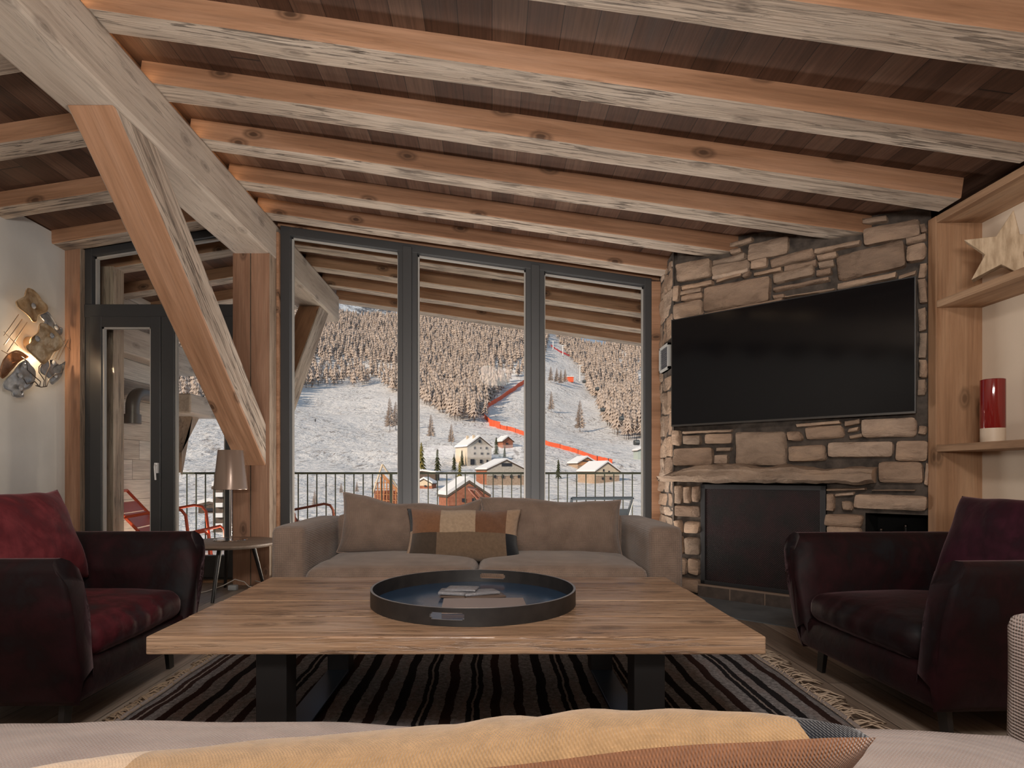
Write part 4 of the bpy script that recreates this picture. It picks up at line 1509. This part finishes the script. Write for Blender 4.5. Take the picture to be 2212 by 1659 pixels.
# weathered side wall of the balcony with its plate beam
M['barn'] = boards('weathered_barn_boards', [(.36, .29, .23), (.52, .44, .37), (.60, .53, .46), (.66, .60, .54)], along='Y', across='Z', width=.22, length=3.4, gap=.010, rough=.8, bump=.6)
structure(bx('wall_exterior', (-4.16, 5.44, -.1), (-4.0, 7.35, 2.95), M['barn']))
m = MB()
m.box((-4.0, 7.15, 1.66), (-3.58, 7.9, 1.90))
structure(m.build('wall_plate_beam', M['pale_y'], bevel=.02))
m = MB()
m.box((-4.0, 5.44, 2.20), (-3.80, 7.78, 2.50))
structure(m.build('wall_plate_beam', M['pale_y'], bevel=.015))
m = MB()
m.box((-3.66, 5.56, -.04), (-3.50, 5.72, 2.86), mats=(0, 0, 1, 1, 0, 1))
structure(m.build('outer_post_column', [M['planed_z'], M['hewn_z']], bevel=.012))
m = MB()
m.prism([(7.75, 1.67), (7.30, 1.20), (7.30, .95), (7.55, 1.67)], 'x', -3.95, -3.76)
structure(m.build('wall_brace_beam', M['hewn_z'], bevel=.01))
m = MB()
m.prism([(5.50, 2.62), (7.4, 2.62), (7.4, 2.50), (5.50, 2.50)], 'x', -3.99, -3.93)
for i in range(9):
    m.box((-3.99, 6.05, 2.34 + i * .017), (-3.96, 6.35, 2.348 + i * .017))
structure(m.build('trim_5', M['hewn_z']))
# flue pipe elbow on the side wall
m = MB()
pts = []
for i in range(9):
    a = R(90 + 90 * i / 8)
    pts.append((-3.86, 6.62 + .16 * math.cos(a), 1.66 + .16 * math.sin(a)))
pts = [(-3.86, 7.12, 1.85), (-3.86, 6.9, 1.83)] + pts + [(-3.86, 6.46, 1.52)]
m.tube(pts, .068, 16)
m.tube([(-3.86, 6.46, 1.58), (-3.86, 6.46, 1.48)], .085, 16)
o = m.build('flue_pipe', plain('brown_grey_duct', (.14, .12, .105), .4, metal=.5), smooth=50)
tag(o, 'bent brown grey flue pipe on the weathered balcony side wall', 'pipe')

# lounge chairs on the balcony
M['orange'] = plain('orange_lacquer', (.58, .085, .030), .4)
M['brown'] = plain('brown_lacquer', (.26, .085, .055), .4)
M['bluegrey'] = plain('blue_grey_lacquer', (.14, .17, .21), .45)


def deck_chair(label, loc, rz, mat):
    """low reclined metal chair: local x across, front at -y."""
    r = thing('lounge_chair', label, 'chair', loc, rz, 'low metal lounge chairs on the balcony')
    w = .30
    def side(s):
        return [(s * w, -.36, .0), (s * w, -.34, .33), (s * w, -.30, .37), (s * w, .20, .26), (s * w, .62, .74), (s * w, .64, .765)]
    for s in (-1, 1):
        m = MB()
        m.tube(side(s), .016, 10)
        m.build('side_frame', mat, r, smooth=60)
        m = MB()
        m.tube([(s * (w + .04), .42, .52), (s * (w + .04), -.02, .60), (s * (w + .04), -.10, .585), (s * (w + .04), -.14, .53), (s * (w + .04), -.20, .0)], .015, 10)
        m.build('armrest', mat, r, smooth=60)
        m = MB()
        m.tube([(s * (w + .02), .30, .40), (s * (w + .03), .46, .0)], .015, 10)
        m.build('rear_leg', mat, r, smooth=60)
    m = MB()
    m.tube([(-w, .64, .765), (w, .64, .765)], .016, 10)
    m.build('top_bar', mat, r, smooth=60)
    for a, b in ((.03, .30), (.32, .60), (.62, .82)):
        m = MB()
        def q(x, f): return (x, .20 + .42 * f, .26 + .48 * f)
        m.add([q(-w, a), q(w, a), q(w, b), q(-w, b)], [(0, 1, 2, 3)])
        o = m.build('back_panel', mat, r)
        o.modifiers.new('solid', 'SOLIDIFY').thickness = .004
    for a, b in ((.02, .32), (.34, .66), (.68, .98)):
        m = MB()
        def q(x, f): return (x, -.30 + .50 * f, .37 - .11 * f)
        m.add([q(-w, a), q(w, a), q(w, b), q(-w, b)], [(0, 1, 2, 3)])
        o = m.build('seat_panel', mat, r)
        o.modifiers.new('solid', 'SOLIDIFY').thickness = .004
    return r


deck_chair('orange metal lounge chair seen through the balcony door', (-3.22, 6.25, .0), R(100), M['orange'])
deck_chair('brown metal lounge chair behind the left arm of the window sofa', (-2.05, 6.55, .0), R(70), M['brown'])
deck_chair('red brown metal lounge chair between the two dark mullions', (.42, 6.55, .02), R(100), M['brown'])
deck_chair('blue grey metal lounge chair behind the right end of the window sofa', (1.02, 6.5, -.06), R(185), M['bluegrey'])

# ------------------------------------------------------------------ valley and mountainside
DS = [0, 10, 60, 90, 130, 180, 260, 400, 600, 800, 1000, 1250, 1700]
ZS = []
for d, y in zip(DS[2:11], (1112, 1090, 1050, 1008, 950, 890, 815, 740, 690)):
    ZS.append(EYE + (VY - y) * d / FPX)
ZS = [-4, -4] + ZS + [285, 250]


def lerp_tab(x, xs, ys):
    for i in range(len(xs) - 1):
        if x <= xs[i + 1]:
            f = (x - xs[i]) / (xs[i + 1] - xs[i])
            return ys[i] + (ys[i + 1] - ys[i]) * f
    return ys[-1]


def ground(x, y):
    d = max(0, y)
    a = x / max(d, 30)
    s = max(0, min(1, (a - .04) / .14))
    s = s * s * (3 - 2 * s)
    z = lerp_tab(d, DS, ZS)
    if z > 0:
        z *= 1 - .20 * s
    l = max(0, min(1, (-a - .22) / .2))
    if d > 90:
        z += l * (d - 90) * .035
    if d > 40:
        amp = min(1, (d - 40) / 200)
        z += noise.fractal(Vector((x / 90, y / 90, 1)), 1, 2, 3) * 5 * amp + noise.noise(Vector((x / 24, y / 24, 7))) * 1.0 * amp
    return z


def hit(px, py):
    """first point of the ground under a point of the frame."""
    d = 30.0
    k, q = (px - VX) / FPX, (VY - py) / FPX
    while d < 1700:
        if ground(k * d, d) >= EYE + q * d:
            break
        d *= 1.006
    return Vector((k * d, d, ground(k * d, d)))


t = NT('snowfield')
c = t.coord(False)
n0 = t.noise(t.mul(c, (.03, .03, .03)), 1, 4, .6)
n1 = t.noise(t.mul(c, (.55, .16, .16)), 1, 6, .72, 1.0)
tw = t.ramp(n1, [(.50, (0, 0, 0)), (.62, (1, 1, 1))])
ff = t.math('MULTIPLY', tw, t.rng(n0, .38, .60, .04, .8))
n3 = t.noise(t.mul(c, (.5, .38, .38)), 1, 5, .75, .5)
sh = t.math('MULTIPLY', t.ramp(n3, [(.57, (0, 0, 0)), (.63, (1, 1, 1))]), t.rng(t.noise(t.mul(c, (.022, .022, .022)), 1, 3), .44, .6, 0, .85))
ff = t.math('MAXIMUM', ff, sh)
M['snow'] = t.set(Base_Color=t.mix(ff, (.86, .83, .80), (.17, .125, .10)), Roughness=.85, Specular_IOR_Level=.2, Normal=t.bump(t.noise(t.mul(c, (.12, .12, .12)), 1, 7, .65), 1.0, 3.5))
m = MB()
vs, fs = [], []
DR = [9.5 * (1700 / 9.5) ** (i / 120) for i in range(121)]
AN = 100
for d in DR:
    for i in range(AN + 1):
        a = -.85 + 1.4 * i / AN
        vs.append((a * d, d, ground(a * d, d)))
for j in range(120):
    for i in range(AN):
        k = j * (AN + 1) + i
        fs.append((k, k + 1, k + AN + 2, k + AN + 1))
m.add(vs, fs)
structure(m.build('terrain', M['snow'], smooth=180))
t = NT('far_forest_mountain')
c = t.coord(False)
n1 = t.noise(t.mul(c, (.012, .012, .012)), 1, 6, .7)
M['far'] = t.set(Base_Color=t.mix(t.ramp(n1, [(.42, (0, 0, 0)), (.56, (1, 1, 1))]), (.72, .76, .80), (.13, .14, .16)), Roughness=1, Specular_IOR_Level=0, Normal=t.bump(n1, 1, 30))  # bluish haze and skylit shade are put into both colours
m = MB()
vs, fs = [], []
for j in range(13):
    for i in range(61):
        x = -2600 + 4600 * i / 60
        y = 2600 + 140 * j
        z = j / 12
        top = 1080 + 260 * noise.fractal(Vector((x / 900, 3, 1)), 1, 2, 4) - x * .18
        vs.append((x, y + noise.noise(Vector((x / 300, z * 4, 0))) * 120, -100 + (top + 100) * z ** .9))
for j in range(12):
    for i in range(60):
        k = j * 61 + i
        fs.append((k, k + 1, k + 62, k + 61))
m.add(vs, fs)
structure(m.build('far_mountain', M['far'], smooth=180))

# ------------------------------------------------------------------ trees
def bark(name, c0, c1):
    t = NT(name)
    r = t.n('ObjectInfo').outputs['Random']
    g = t.n('NewGeometry').outputs['Random Per Island']
    f = t.math('ADD', t.math('MULTIPLY', g, .7), t.math('MULTIPLY', r, .3))
    return t.set(Base_Color=t.mix(f, c0, c1), Roughness=1, Specular_IOR_Level=0)


M['larch'] = bark('bare_larch_twigs', (.40, .315, .255), (.62, .515, .44))
M['trunk'] = plain('dark_trunk', (.085, .062, .05), 1, spec=0)
M['spruce'] = bark('dark_spruce_needles', (.030, .042, .030), (.085, .085, .045))
M['gspruce'] = bark('sunlit_green_needles', (.13, .12, .035), (.27, .22, .075))  # lighter needle colour with the sunlight painted in


def crown(m, base, h, rnd, rw=.19, low=.22, tiers=5, seg=7, mat=0):
    """stacked ragged whorls of drooping twigs."""
    bx_, by_, bz_ = base
    for k in range(tiers):
        f = k / tiers
        z0 = bz_ + h * (low + (1 - low) * f)
        z1 = bz_ + h * min(1.0, low + (1 - low) * (f + 1.65 / tiers))
        r_ = h * rw * (1 - f * .82) * rnd.uniform(.85, 1.15)
        ph = rnd.random() * 6.28
        vs = [(bx_ + rnd.uniform(-.02, .02) * h, by_, z1)]
        for i in range(seg * 2):
            a = ph + math.pi * i / seg
            q = r_ * (1 if i % 2 == 0 else .55) * rnd.uniform(.75, 1.15)
            vs.append((bx_ + q * math.cos(a), by_ + q * math.sin(a), z0 - (q * .25 if i % 2 == 0 else -.05 * h) * rnd.uniform(.5, 1.4)))
        m.add(vs, [(0, 1 + i, 1 + (i + 1) % (seg * 2)) for i in range(seg * 2)], mat)


def trunk(m, base, h, w=.014, mat=0):
    x, y, z = base
    r_ = h * w
    vs = [(x - r_, y - r_, z - .5), (x + r_, y - r_, z - .5), (x, y + r_, z - .5), (x, y, z + h * .95)]
    m.add(vs, [(0, 1, 3), (1, 2, 3), (2, 0, 3)], mat)


def proto_tree(name, rnd, kind):
    r = bpy.data.objects.new(name, None)
    COL.objects.link(r)
    m = MB()
    h = 1.0
    if kind == 'larch':
        crown(m, (0, 0, 0), 1, rnd, rnd.uniform(.20, .27), rnd.uniform(.2, .34), 6, 8)
        mt = M['larch']
    elif kind == 'sparse':
        for i in range(220):
            f = i / 220
            z = .16 + .82 * f
            a = i * 2.4 + rnd.random()
            L = .20 * (1 - f) ** .75 * rnd.uniform(.6, 1.15) + .012
            ca, sa = math.cos(a), math.sin(a)
            w = .011
            m.add([(0, 0, z), (ca * L * .55 - sa * w, sa * L * .55 + ca * w, z - L * .12), (ca * L, sa * L, z - L * .05), (ca * L * .55 + sa * w, sa * L * .55 - ca * w, z - L * .16 - .006)], [(0, 1, 2), (0, 2, 3)])
        mt = M['larch']
    else:
        crown(m, (0, 0, 0), 1, rnd, .22, .06, 8, 8)
        mt = M['spruce'] if kind == 'spruce' else M['gspruce']
    m.build('crown', mt, r, smooth=180)
    m = MB()
    trunk(m, (0, 0, 0), 1, .012)
    m.build('trunk', M['trunk'], r)
    return r


def copy_tree(o, parent=None):
    c_ = o.copy()
    COL.objects.link(c_)
    c_.parent = parent
    for ch in list(o.children):
        copy_tree(ch, c_)
    return c_


rnd = random.Random(11)
PROTO = {}
used = set()


def put(kind, var, pos, h, label, cat='tree', group=None):
    key = (kind, var)
    nm = {'larch': 'larch_tree', 'sparse': 'bare_larch_tree', 'spruce': 'spruce_tree', 'green': 'spruce_tree'}[kind]
    if key not in PROTO:
        PROTO[key] = proto_tree(nm, random.Random(var * 17 + len(kind)), kind)
        o = PROTO[key]
    else:
        o = copy_tree(PROTO[key])
    o.location = pos
    o.scale = (h, h, h)
    o.rotation_euler = (0, 0, rnd.random() * 6.28)
    for k in ('label', 'category', 'group'):
        if k in o:
            del o[k]
    return tag(o, label, cat, group)


def inside(px, py, poly):
    r_ = False
    j = len(poly) - 1
    for i in range(len(poly)):
        (xi, yi), (xj, yj) = poly[i], poly[j]
        if (yi > py) != (yj > py) and px < (xj - xi) * (py - yi) / (yj - yi) + xi:
            r_ = not r_
        j = i
    return r_


FOREST = [
    [(380, 905), (500, 900), (600, 860), (660, 838), (760, 838), (800, 830), (905, 868), (945, 893), (985, 912), (1040, 912), (1050, 880), (1090, 842), (1130, 815), (1175, 770), (1185, 735), (1180, 670), (600, 640), (380, 650)],
    [(1205, 735), (1228, 772), (1255, 800), (1268, 842), (1290, 870), (1300, 905), (1322, 935), (1345, 950), (1395, 956), (1480, 960), (1480, 880), (1395, 870), (1370, 815), (1400, 800), (1480, 800), (1480, 700), (1205, 700)],
]
THIN = [[(640, 840), (640, 770), (740, 770), (862, 790), (862, 838)], [(1090, 842), (1060, 800), (1130, 750), (1185, 760), (1130, 815)], [(1300, 800), (1330, 760), (1400, 760), (1400, 800), (1370, 815)]]
pts = []
d = 240.0
while d < 1180:
    step = 4.0 + d * .0018
    x = -.55 * d
    while x < .33 * d:
        X, Y = x + rnd.uniform(-.5, .5) * step, d + rnd.uniform(-.5, .5) * step * 1.3
        z = ground(X, Y)
        px, py = VX + X / Y * FPX, VY - (z - EYE) / Y * FPX
        if any(inside(px, py, f) for f in FOREST):
            if not (any(inside(px, py, f) for f in THIN) and rnd.random() < .66) and rnd.random() < .93:
                pts.append((Y, X, z))
        x += step
    d += step * 1.35
pts.sort()
stuff = MB()
stuff_t = MB()
n_ind = 0
for (Y, X, z) in pts:
    h = rnd.uniform(11, 16.5)
    if n_ind < 240 and Y < 640:
        put('larch', n_ind % 4, (X, Y, z - .2), h, 'bare tan larch tree in the front rows of the snowy forest', 'tree', 'larches of the front forest rows')
        n_ind += 1
    else:
        crown(stuff, (X, Y, z), h, rnd, rnd.uniform(.23, .31), rnd.uniform(.18, .3), 4, 6)
        trunk(stuff_t, (X, Y, z), h)
fo = bpy.data.objects.new('larch_forest', None)
COL.objects.link(fo)
tag(fo, 'dense tan larch forest covering the upper mountainside', 'forest', kind='stuff')
stuff.build('crowns', M['larch'], fo, smooth=180)['kind'] = 'stuff'
stuff_t.build('trunks', M['trunk'], fo)['kind'] = 'stuff'

# single trees: (kind, base px, base py, height px, label)
SINGLE = [
    ('sparse', 842, 932, 74, 'bare larch standing alone beside the left dark mullion'),
    ('sparse', 855, 928, 62, 'slimmer bare larch touching the left dark mullion'),
    ('sparse', 931, 950, 56, 'broad bare larch above the yellow green spruce'),
    ('sparse', 975, 962, 48, 'bare larch behind the grey stone house'),
    ('sparse', 1253, 935, 72, 'tall thin bare larch alone on the snow right of the right mullion'),
    ('sparse', 1191, 892, 46, 'dark bare larch close to the right mullion below the red cabin'),
    ('sparse', 1298, 882, 30, 'small bare larch on the open snow near the right forest edge'),
    ('sparse', 990, 900, 34, 'bare larch at the lower forest edge above the stone house'),
    ('larch', 1049, 905, 42, 'leaning pale larch beside the bend of the orange net'),
    ('sparse', 737, 1068, 26, 'small brown larch low on the snow behind the railing, left one of two'),
    ('sparse', 771, 1066, 26, 'small brown larch low on the snow behind the railing, right one of two'),
    ('sparse', 680, 1098, 40, 'brown larch on the snow behind the left end of the railing'),
    ('sparse', 1190, 828, 36, 'bare larch of the clump on the piste, beside the right mullion'),
    ('sparse', 1203, 830, 36, 'second bare larch of the clump on the piste'),
    ('sparse', 1212, 833, 35, 'third bare larch of the clump on the piste'),
    ('sparse', 1221, 830, 34, 'rightmost bare larch of the clump on the piste by the red cabin'),
    ('green', 910, 1018, 62, 'yellow green spruce beside the left mullion'),
    ('spruce', 945, 1020, 50, 'dark spruce right of the yellow green spruce'),
    ('spruce', 981, 1018, 38, 'dark spruce in front of the pale wall of the stone house'),
    ('spruce', 998, 1008, 36, 'dark spruce against the corner of the stone house'),
    ('green', 993, 1044, 48, 'green spruce between the stone house and the wide chalet'),
    ('spruce', 1206, 1034, 42, 'dark spruce below the orange net right of the right mullion'),
    ('spruce', 1072, 985, 40, 'dark spruce beside the right wall of the stone house'),
    ('spruce', 1090, 990, 26, 'dark spruce below the red brown chalet'),
]
for k, (kind, px, py, hp, lab) in enumerate(SINGLE):
    p = hit(px, py)
    put(kind, k % 2 if kind != 'larch' else 0, p, hp * p.y / FPX, lab)

# ------------------------------------------------------------------ village
M['snowroof'] = plain('roof_snow', (.84, .83, .82), .85, spec=.2)
def wallmat(name, c0, c1, sc=3):
    t = NT(name)
    c = t.coord()
    return t.set(Base_Color=t.ramp(t.noise(c, sc, 4, .6), [(.35, c0), (.65, c1)]), Roughness=.9, Specular_IOR_Level=.1)
M['hstone'] = wallmat('grey_stone_house', (.42, .37, .31), (.58, .52, .44))
M['hcream'] = wallmat('sunlit_cream_wall', (.62, .50, .36), (.70, .58, .43))
M['hwood'] = wallmat('red_brown_timber', (.30, .115, .07), (.44, .19, .115))
M['htan'] = wallmat('tan_timber', (.38, .27, .19), (.52, .39, .29))
M['hframe'] = wallmat('fresh_orange_timber', (.50, .22, .10), (.66, .34, .17))
M['hmint'] = wallmat('pale_mint_render', (.40, .46, .42), (.48, .54, .49))
M['hdark'] = wallmat('dark_stained_timber', (.10, .075, .06), (.16, .12, .095))
M['hglass'] = plain('dark_window_panes', (.03, .03, .035), .3)


def house(label, px, py, wpx, dep, wall_px, gable_px, rz, wall, gab=None, wins=(), roof_over=.8, chimneys=0, cat='house', side=None):
    """gable house: front gable faces local -y; sizes from its height and width in the view at its own distance."""
    p = hit(px, py)
    s = p.y / FPX
    W, H, G, D = wpx * s, wall_px * s, gable_px * s, dep * s
    r = thing('house' if cat == 'house' else 'chalet', label, cat, tuple(p), R(rz), 'village houses under snowy roofs')
    m = MB()
    m.prism([(-W / 2, -2), (W / 2, -2), (W / 2, H), (0, H + G), (-W / 2, H)], 'y', 0, D)
    m.build('wall', wall, r)
    if gab is not None:
        m = MB()
        m.prism([(-W / 2 * .98, H * .62), (W / 2 * .98, H * .62), (W / 2 * .98, H), (0, H + G * .98), (-W / 2 * .98, H)], 'y', -.12, .02)
        m.build('gable_boarding', gab, r)
    th = max(.35, 3.2 * s)
    o_ = roof_over * 3 * s
    k = G / (W / 2)
    x1 = W / 2 + o_
    for sx in (-1, 1):
        m = MB()
        pr = [(0, H + G + .03), (sx * x1, H - o_ * k + .03), (sx * x1, H - o_ * k + .25), (0, H + G + .28)]
        m.prism(pr if sx > 0 else pr[::-1], 'y', -o_, D + o_)
        m.build('roof', M['hdark'], r)
        m = MB()
        pr = [(0, H + G + .28), (sx * x1 * .99, H - o_ * k * .98 + .25), (sx * x1 * .97, H - o_ * k * .98 + .25 + th), (0, H + G + .28 + th)]
        m.prism(pr if sx > 0 else pr[::-1], 'y', -o_ * .97, D + o_ * .97)
        m.build('roof_snow', M['snowroof'], r)
    for (u, v, w, h) in wins:
        m = MB()
        x, z, ww, hh = (u - .5) * W, v * (H + G), w * W, h * (H + G)
        m.box((x - ww / 2, -.22, z - hh / 2), (x + ww / 2, .05, z + hh / 2))
        m.build('window', M['hglass'], r)
    for c_ in range(chimneys):
        m = MB()
        cx, cy, cs = -W * .14, D * (.2 + .5 * c_), 2.2 * s
        m.box((cx - cs, cy - cs, H + G * .5), (cx + cs, cy + cs, H + G + 6 * s))
        m.build('chimney', M['hcream'], r)
    if side is not None:
        m = MB()
        m.box((-W / 2 - .12, .2, H * .05), (-W / 2 + .05, D * .96, H * .97))
        m.build('side_wall', side, r)
    return r, W, H, G, D, s


house('grey stone house with two chimneys left of the right mullion', 1036, 1006, 58, 62, 40, 20, 28, M['hstone'], None,
      [(.5, .86, .08, .09), (.3, .62, .07, .09), (.55, .62, .05, .07), (.8, .62, .09, .08), (.3, .42, .07, .08), (.6, .42, .10, .08), (.85, .42, .09, .07), (.2, .12, .16, .20), (.56, .14, .10, .13), (.82, .14, .07, .12)], chimneys=2, side=M['hcream'])  # cream side wall paints in the sunlight on the left side
house('small red brown chalet behind the dark spruces near the right mullion', 1097, 969, 26, 26, 14, 9, 30, M['hwood'], None, [(.4, .4, .2, .16)], cat='chalet')
r_, W, H, G, D, s = house('wide tan chalet with a broad snowy roof crossing the railing', 1094, 1048, 92, 60, 32, 20, 24, M['htan'], M['hstone'],
                          [(.2, .35, .05, .12), (.4, .35, .06, .12), (.62, .35, .06, .12), (.82, .35, .05, .12), (.5, .84, .26, .13)], cat='chalet', side=M['hwood'])
house('red timber chalet lowest in front of the window sofa cushions', 1013, 1120, 96, 64, 46, 30, 22, M['hwood'], M['hwood'],
      [(.36, .52, .08, .10), (.60, .52, .08, .10), (.5, .22, .3, .06), (.85, .3, .08, .1)], cat='chalet')
house('beige house with a wide snowy roof at the right end of the railing', 1312, 1042, 64, 66, 22, 19, 26, M['htan'], M['hcream'],
      [(.33, .62, .05, .13), (.55, .55, .05, .1), (.7, .5, .04, .08), (.3, .2, .06, .12), (.62, .2, .07, .12)])
house('orange brown chalet behind the beige house at the end of the orange net', 1268, 1012, 48, 36, 10, 12, 26, M['htan'], M['hframe'], [(.5, .7, .5, .1)], cat='chalet')
house('pale mint hut with a snowy roof at the right window edge', 1392, 994, 30, 24, 20, 6, 10, M['hmint'], None, [(.7, .5, .12, .2)])
house('small red brown house behind the railing beside the left mullion', 916, 1056, 38, 22, 10, 9, -20, M['hwood'], M['hcream'], [(.6, .3, .12, .2)])
house('low hut with a flat snowy roof below the yellow green spruce', 912, 1038, 60, 26, 14, 4, -14, M['hdark'])
house('dark hut on the snow seen through the balcony door', 452, 1108, 44, 26, 14, 5, 10, M['hdark'], None, [(.5, .4, .4, .3)])
r_, W, H, G, D, s = house('grey apartment block with rows of white windows behind the table lamp', 500, 1150, 76, 40, 92, 14, 8, M['hdark'])
m_w = plain('white_window', (.85, .84, .82), .4)
for i in range(4):
    for j in range(3):
        m = MB()
        x, z = (-.32 + .32 * j) * W, (.16 + .24 * i) * H
        m.box((x - W * .1, -.25, z - H * .05), (x + W * .1, .05, z + H * .05))
        m.build('window', m_w, r_)
# house still being framed in fresh timber
p = hit(836, 1100)
s = p.y / FPX
hb = thing('timber_frame_house', 'unfinished orange timber frame house left of the left mullion', 'house', tuple(p), R(12), 'village houses under snowy roofs')
W, H, G = 52 * s, 40 * s, 38 * s
def beam_box(name, a, b, w, mat, par):
    m = MB()
    m.tube([a, b], w, 4)
    return m.build(name, mat, par)
ax_ = -W * .18
def topz(x): return H + G * (1 - abs(x - ax_) / (W * (.68 if x > ax_ else .34)))
for i in range(9):
    x = -W / 2 + W * i / 8
    for y in (0, W * .6):
        beam_box('stud', (x, y, -1), (x, y, max(H * .9, topz(x))), 1.0 * s, M['hframe'], hb)
for j in range(5):
    z = H * (.15 + .32 * j)
    xr = W / 2 if z < H else W / 2 - (z - H) * .9
    beam_box('floor_beam', (-W / 2, 0, z), (max(xr, 0), 0, z), .9 * s, M['hframe'], hb)
for y in (-2 * s, W * .62):
    for x in (-W / 2 - 4 * s, W / 2 + 4 * s):
        beam_box('verge_board', (ax_, y, H + G + 1), (x, y, topz(x)), 1.6 * s, M['hcream'], hb)
m = MB()
m.box((-W * .47, W * .3, 0), (W * .47, W * .34, H * 1.0))
m.build('back_sheathing', M['hwood'], hb)
m = MB()
for x in (W / 2 + 4 * s,):
    m.add([(ax_, -2 * s, H + G), (x, -2 * s, topz(x)), (x, W * .62, topz(x)), (ax_, W * .62, H + G)], [(0, 1, 2, 3)])
o = m.build('roof', M['hframe'], hb)
o.modifiers.new('solid', 'SOLIDIFY').thickness = .3

# ------------------------------------------------------------------ ski slope furniture
M['net'] = plain('orange_red_net', (.80, .13, .05), .8)
M['netp'] = plain('dark_red_net', (.42, .05, .06), .8)


def net(label, pxs, hpx, mat, posts=True):
    r = thing('safety_net', label, 'safety net', (0, 0, 0))
    P3 = []
    for (a, b) in zip(pxs[:-1], pxs[1:]):
        for k in range(8):
            P3.append(hit(a[0] + (b[0] - a[0]) * k / 8, a[1] + (b[1] - a[1]) * k / 8))
    P3.append(hit(*pxs[-1]))
    m = MB()
    vs = []
    for p in P3:
        h = hpx * p.y / FPX
        vs += [(p.x, p.y, p.z - .2), (p.x, p.y, p.z + h)]
    m.add(vs, [(2 * i, 2 * i + 2, 2 * i + 3, 2 * i + 1) for i in range(len(P3) - 1)])
    o = m.build('netting', mat, r)
    o.modifiers.new('solid', 'SOLIDIFY').thickness = .12
    if posts:
        for i in range(0, len(P3), 6):
            m = MB()
            h = hpx * P3[i].y / FPX
            m.tube([P3[i] + Vector((0, 0, -1)), P3[i] + Vector((0, 0, h * 1.15))], .11, 6)
            m.build('post', M['black'], r)
    return r


net('long orange safety net running down the piste behind the mullion', [(1133, 829), (1110, 845), (1085, 862), (1062, 876), (1046, 890), (1047, 905), (1062, 918), (1085, 928), (1105, 932), (1140, 944), (1185, 963), (1235, 976), (1290, 995), (1322, 1002)], 9, M['net'])
net('short dark red safety net high on the piste below the eaves', [(1190, 748), (1200, 756), (1215, 764), (1230, 770)], 3.5, M['netp'], False)
net('short orange net patch standing at the lower bend of the piste', [(1057, 922), (1080, 926)], 15, M['net'], False)
p = hit(1230, 824)
s = p.y / FPX
hb = thing('red_cabin', 'small red slope cabin beside the clump of larches on the piste', 'cabin', tuple(p))
m = MB(); m.box((-9 * s, 0, -1), (9 * s, 7 * s, 9 * s)); m.build('wall', M['net'], hb)
m = MB(); m.box((-10 * s, -1 * s, 9 * s), (10 * s, 8 * s, 10.5 * s)); m.build('roof', M['snowroof'], hb)
for k, (px, py, hp, lab) in enumerate(((1253, 826, 36, 'white lift pylon at the edge of the right forest'), (1216, 768, 22, 'white lift pylon high on the piste'), (1195, 756, 20, 'white lift pylon nearest the right mullion, high on the piste'))):
    p = hit(px, py)
    s = p.y / FPX
    py_ = thing('lift_pylon', lab, 'lift pylon', tuple(p), 0, 'lift pylons on the piste')
    m = MB(); m.tube([(0, 0, -2), (0, 0, hp * s)], 1.1 * s, 8); m.build('mast', plain('pylon_white', (.72, .72, .70), .5), py_)
    m = MB(); m.box((-6 * s, -.6 * s, hp * s - 1.5 * s), (6 * s, .6 * s, hp * s)); m.build('crossarm', plain('pylon_arm', (.6, .6, .6), .5), py_)
for k, (px, py, w, d_, lab) in enumerate(((1302, 885, 9, 330, 'third gondola cabin from the top of the lift line'), (1343, 904, 9, 260, 'fourth gondola cabin, before the pale trees'), (1375, 956, 12, 210, 'largest gondola cabin at the right window edge'), (1290, 840, 8, 400, 'second gondola cabin beside the forest edge'), (1262, 824, 7, 470, 'first gondola cabin beside the white pylon'))):
    s = d_ / FPX
    p = P(px, py, d_)
    g_ = thing('gondola_cabin', 'dark ' + lab, 'gondola', tuple(p), R(12), 'gondolas of the ski lift')
    m = MB(); m.rbox((0, 0, 0), (w * s, w * s, w * .95 * s), w * .22 * s, (4, 4, 4)); m.build('cabin', plain('gondola_dark', (.05, .055, .055), .4), g_, smooth=50)
    m = MB(); m.box((-w * .32 * s, -w * .51 * s, -.05 * w * s), (w * .32 * s, -w * .49 * s, .28 * w * s)); m.build('window', plain('gondola_glass', (.18, .19, .19), .15), g_)
    m = MB(); m.tube([(0, 0, w * .4 * s), (0, 0, w * 1.1 * s)], .05 * w * s, 6); m.build('hanger', M['black'], g_)
p = hit(681, 912)
s = p.y / FPX
m = MB()
m.tube([(0, 0, 0), (0, 0, 3 * s), (.4 * s, 0, 5.2 * s)], 1.0 * s, 8)
m.lathe([(0, -.9 * s), (.8 * s, -.3 * s), (.8 * s, .3 * s), (0, .9 * s)], (.5 * s, 0, 6.2 * s), 8)
o = m.build('person', plain('dark_ski_clothes', (.03, .03, .035), .8), loc=p, smooth=60)
tag(o, 'distant skier in dark clothes alone on the left snowfield', 'person')
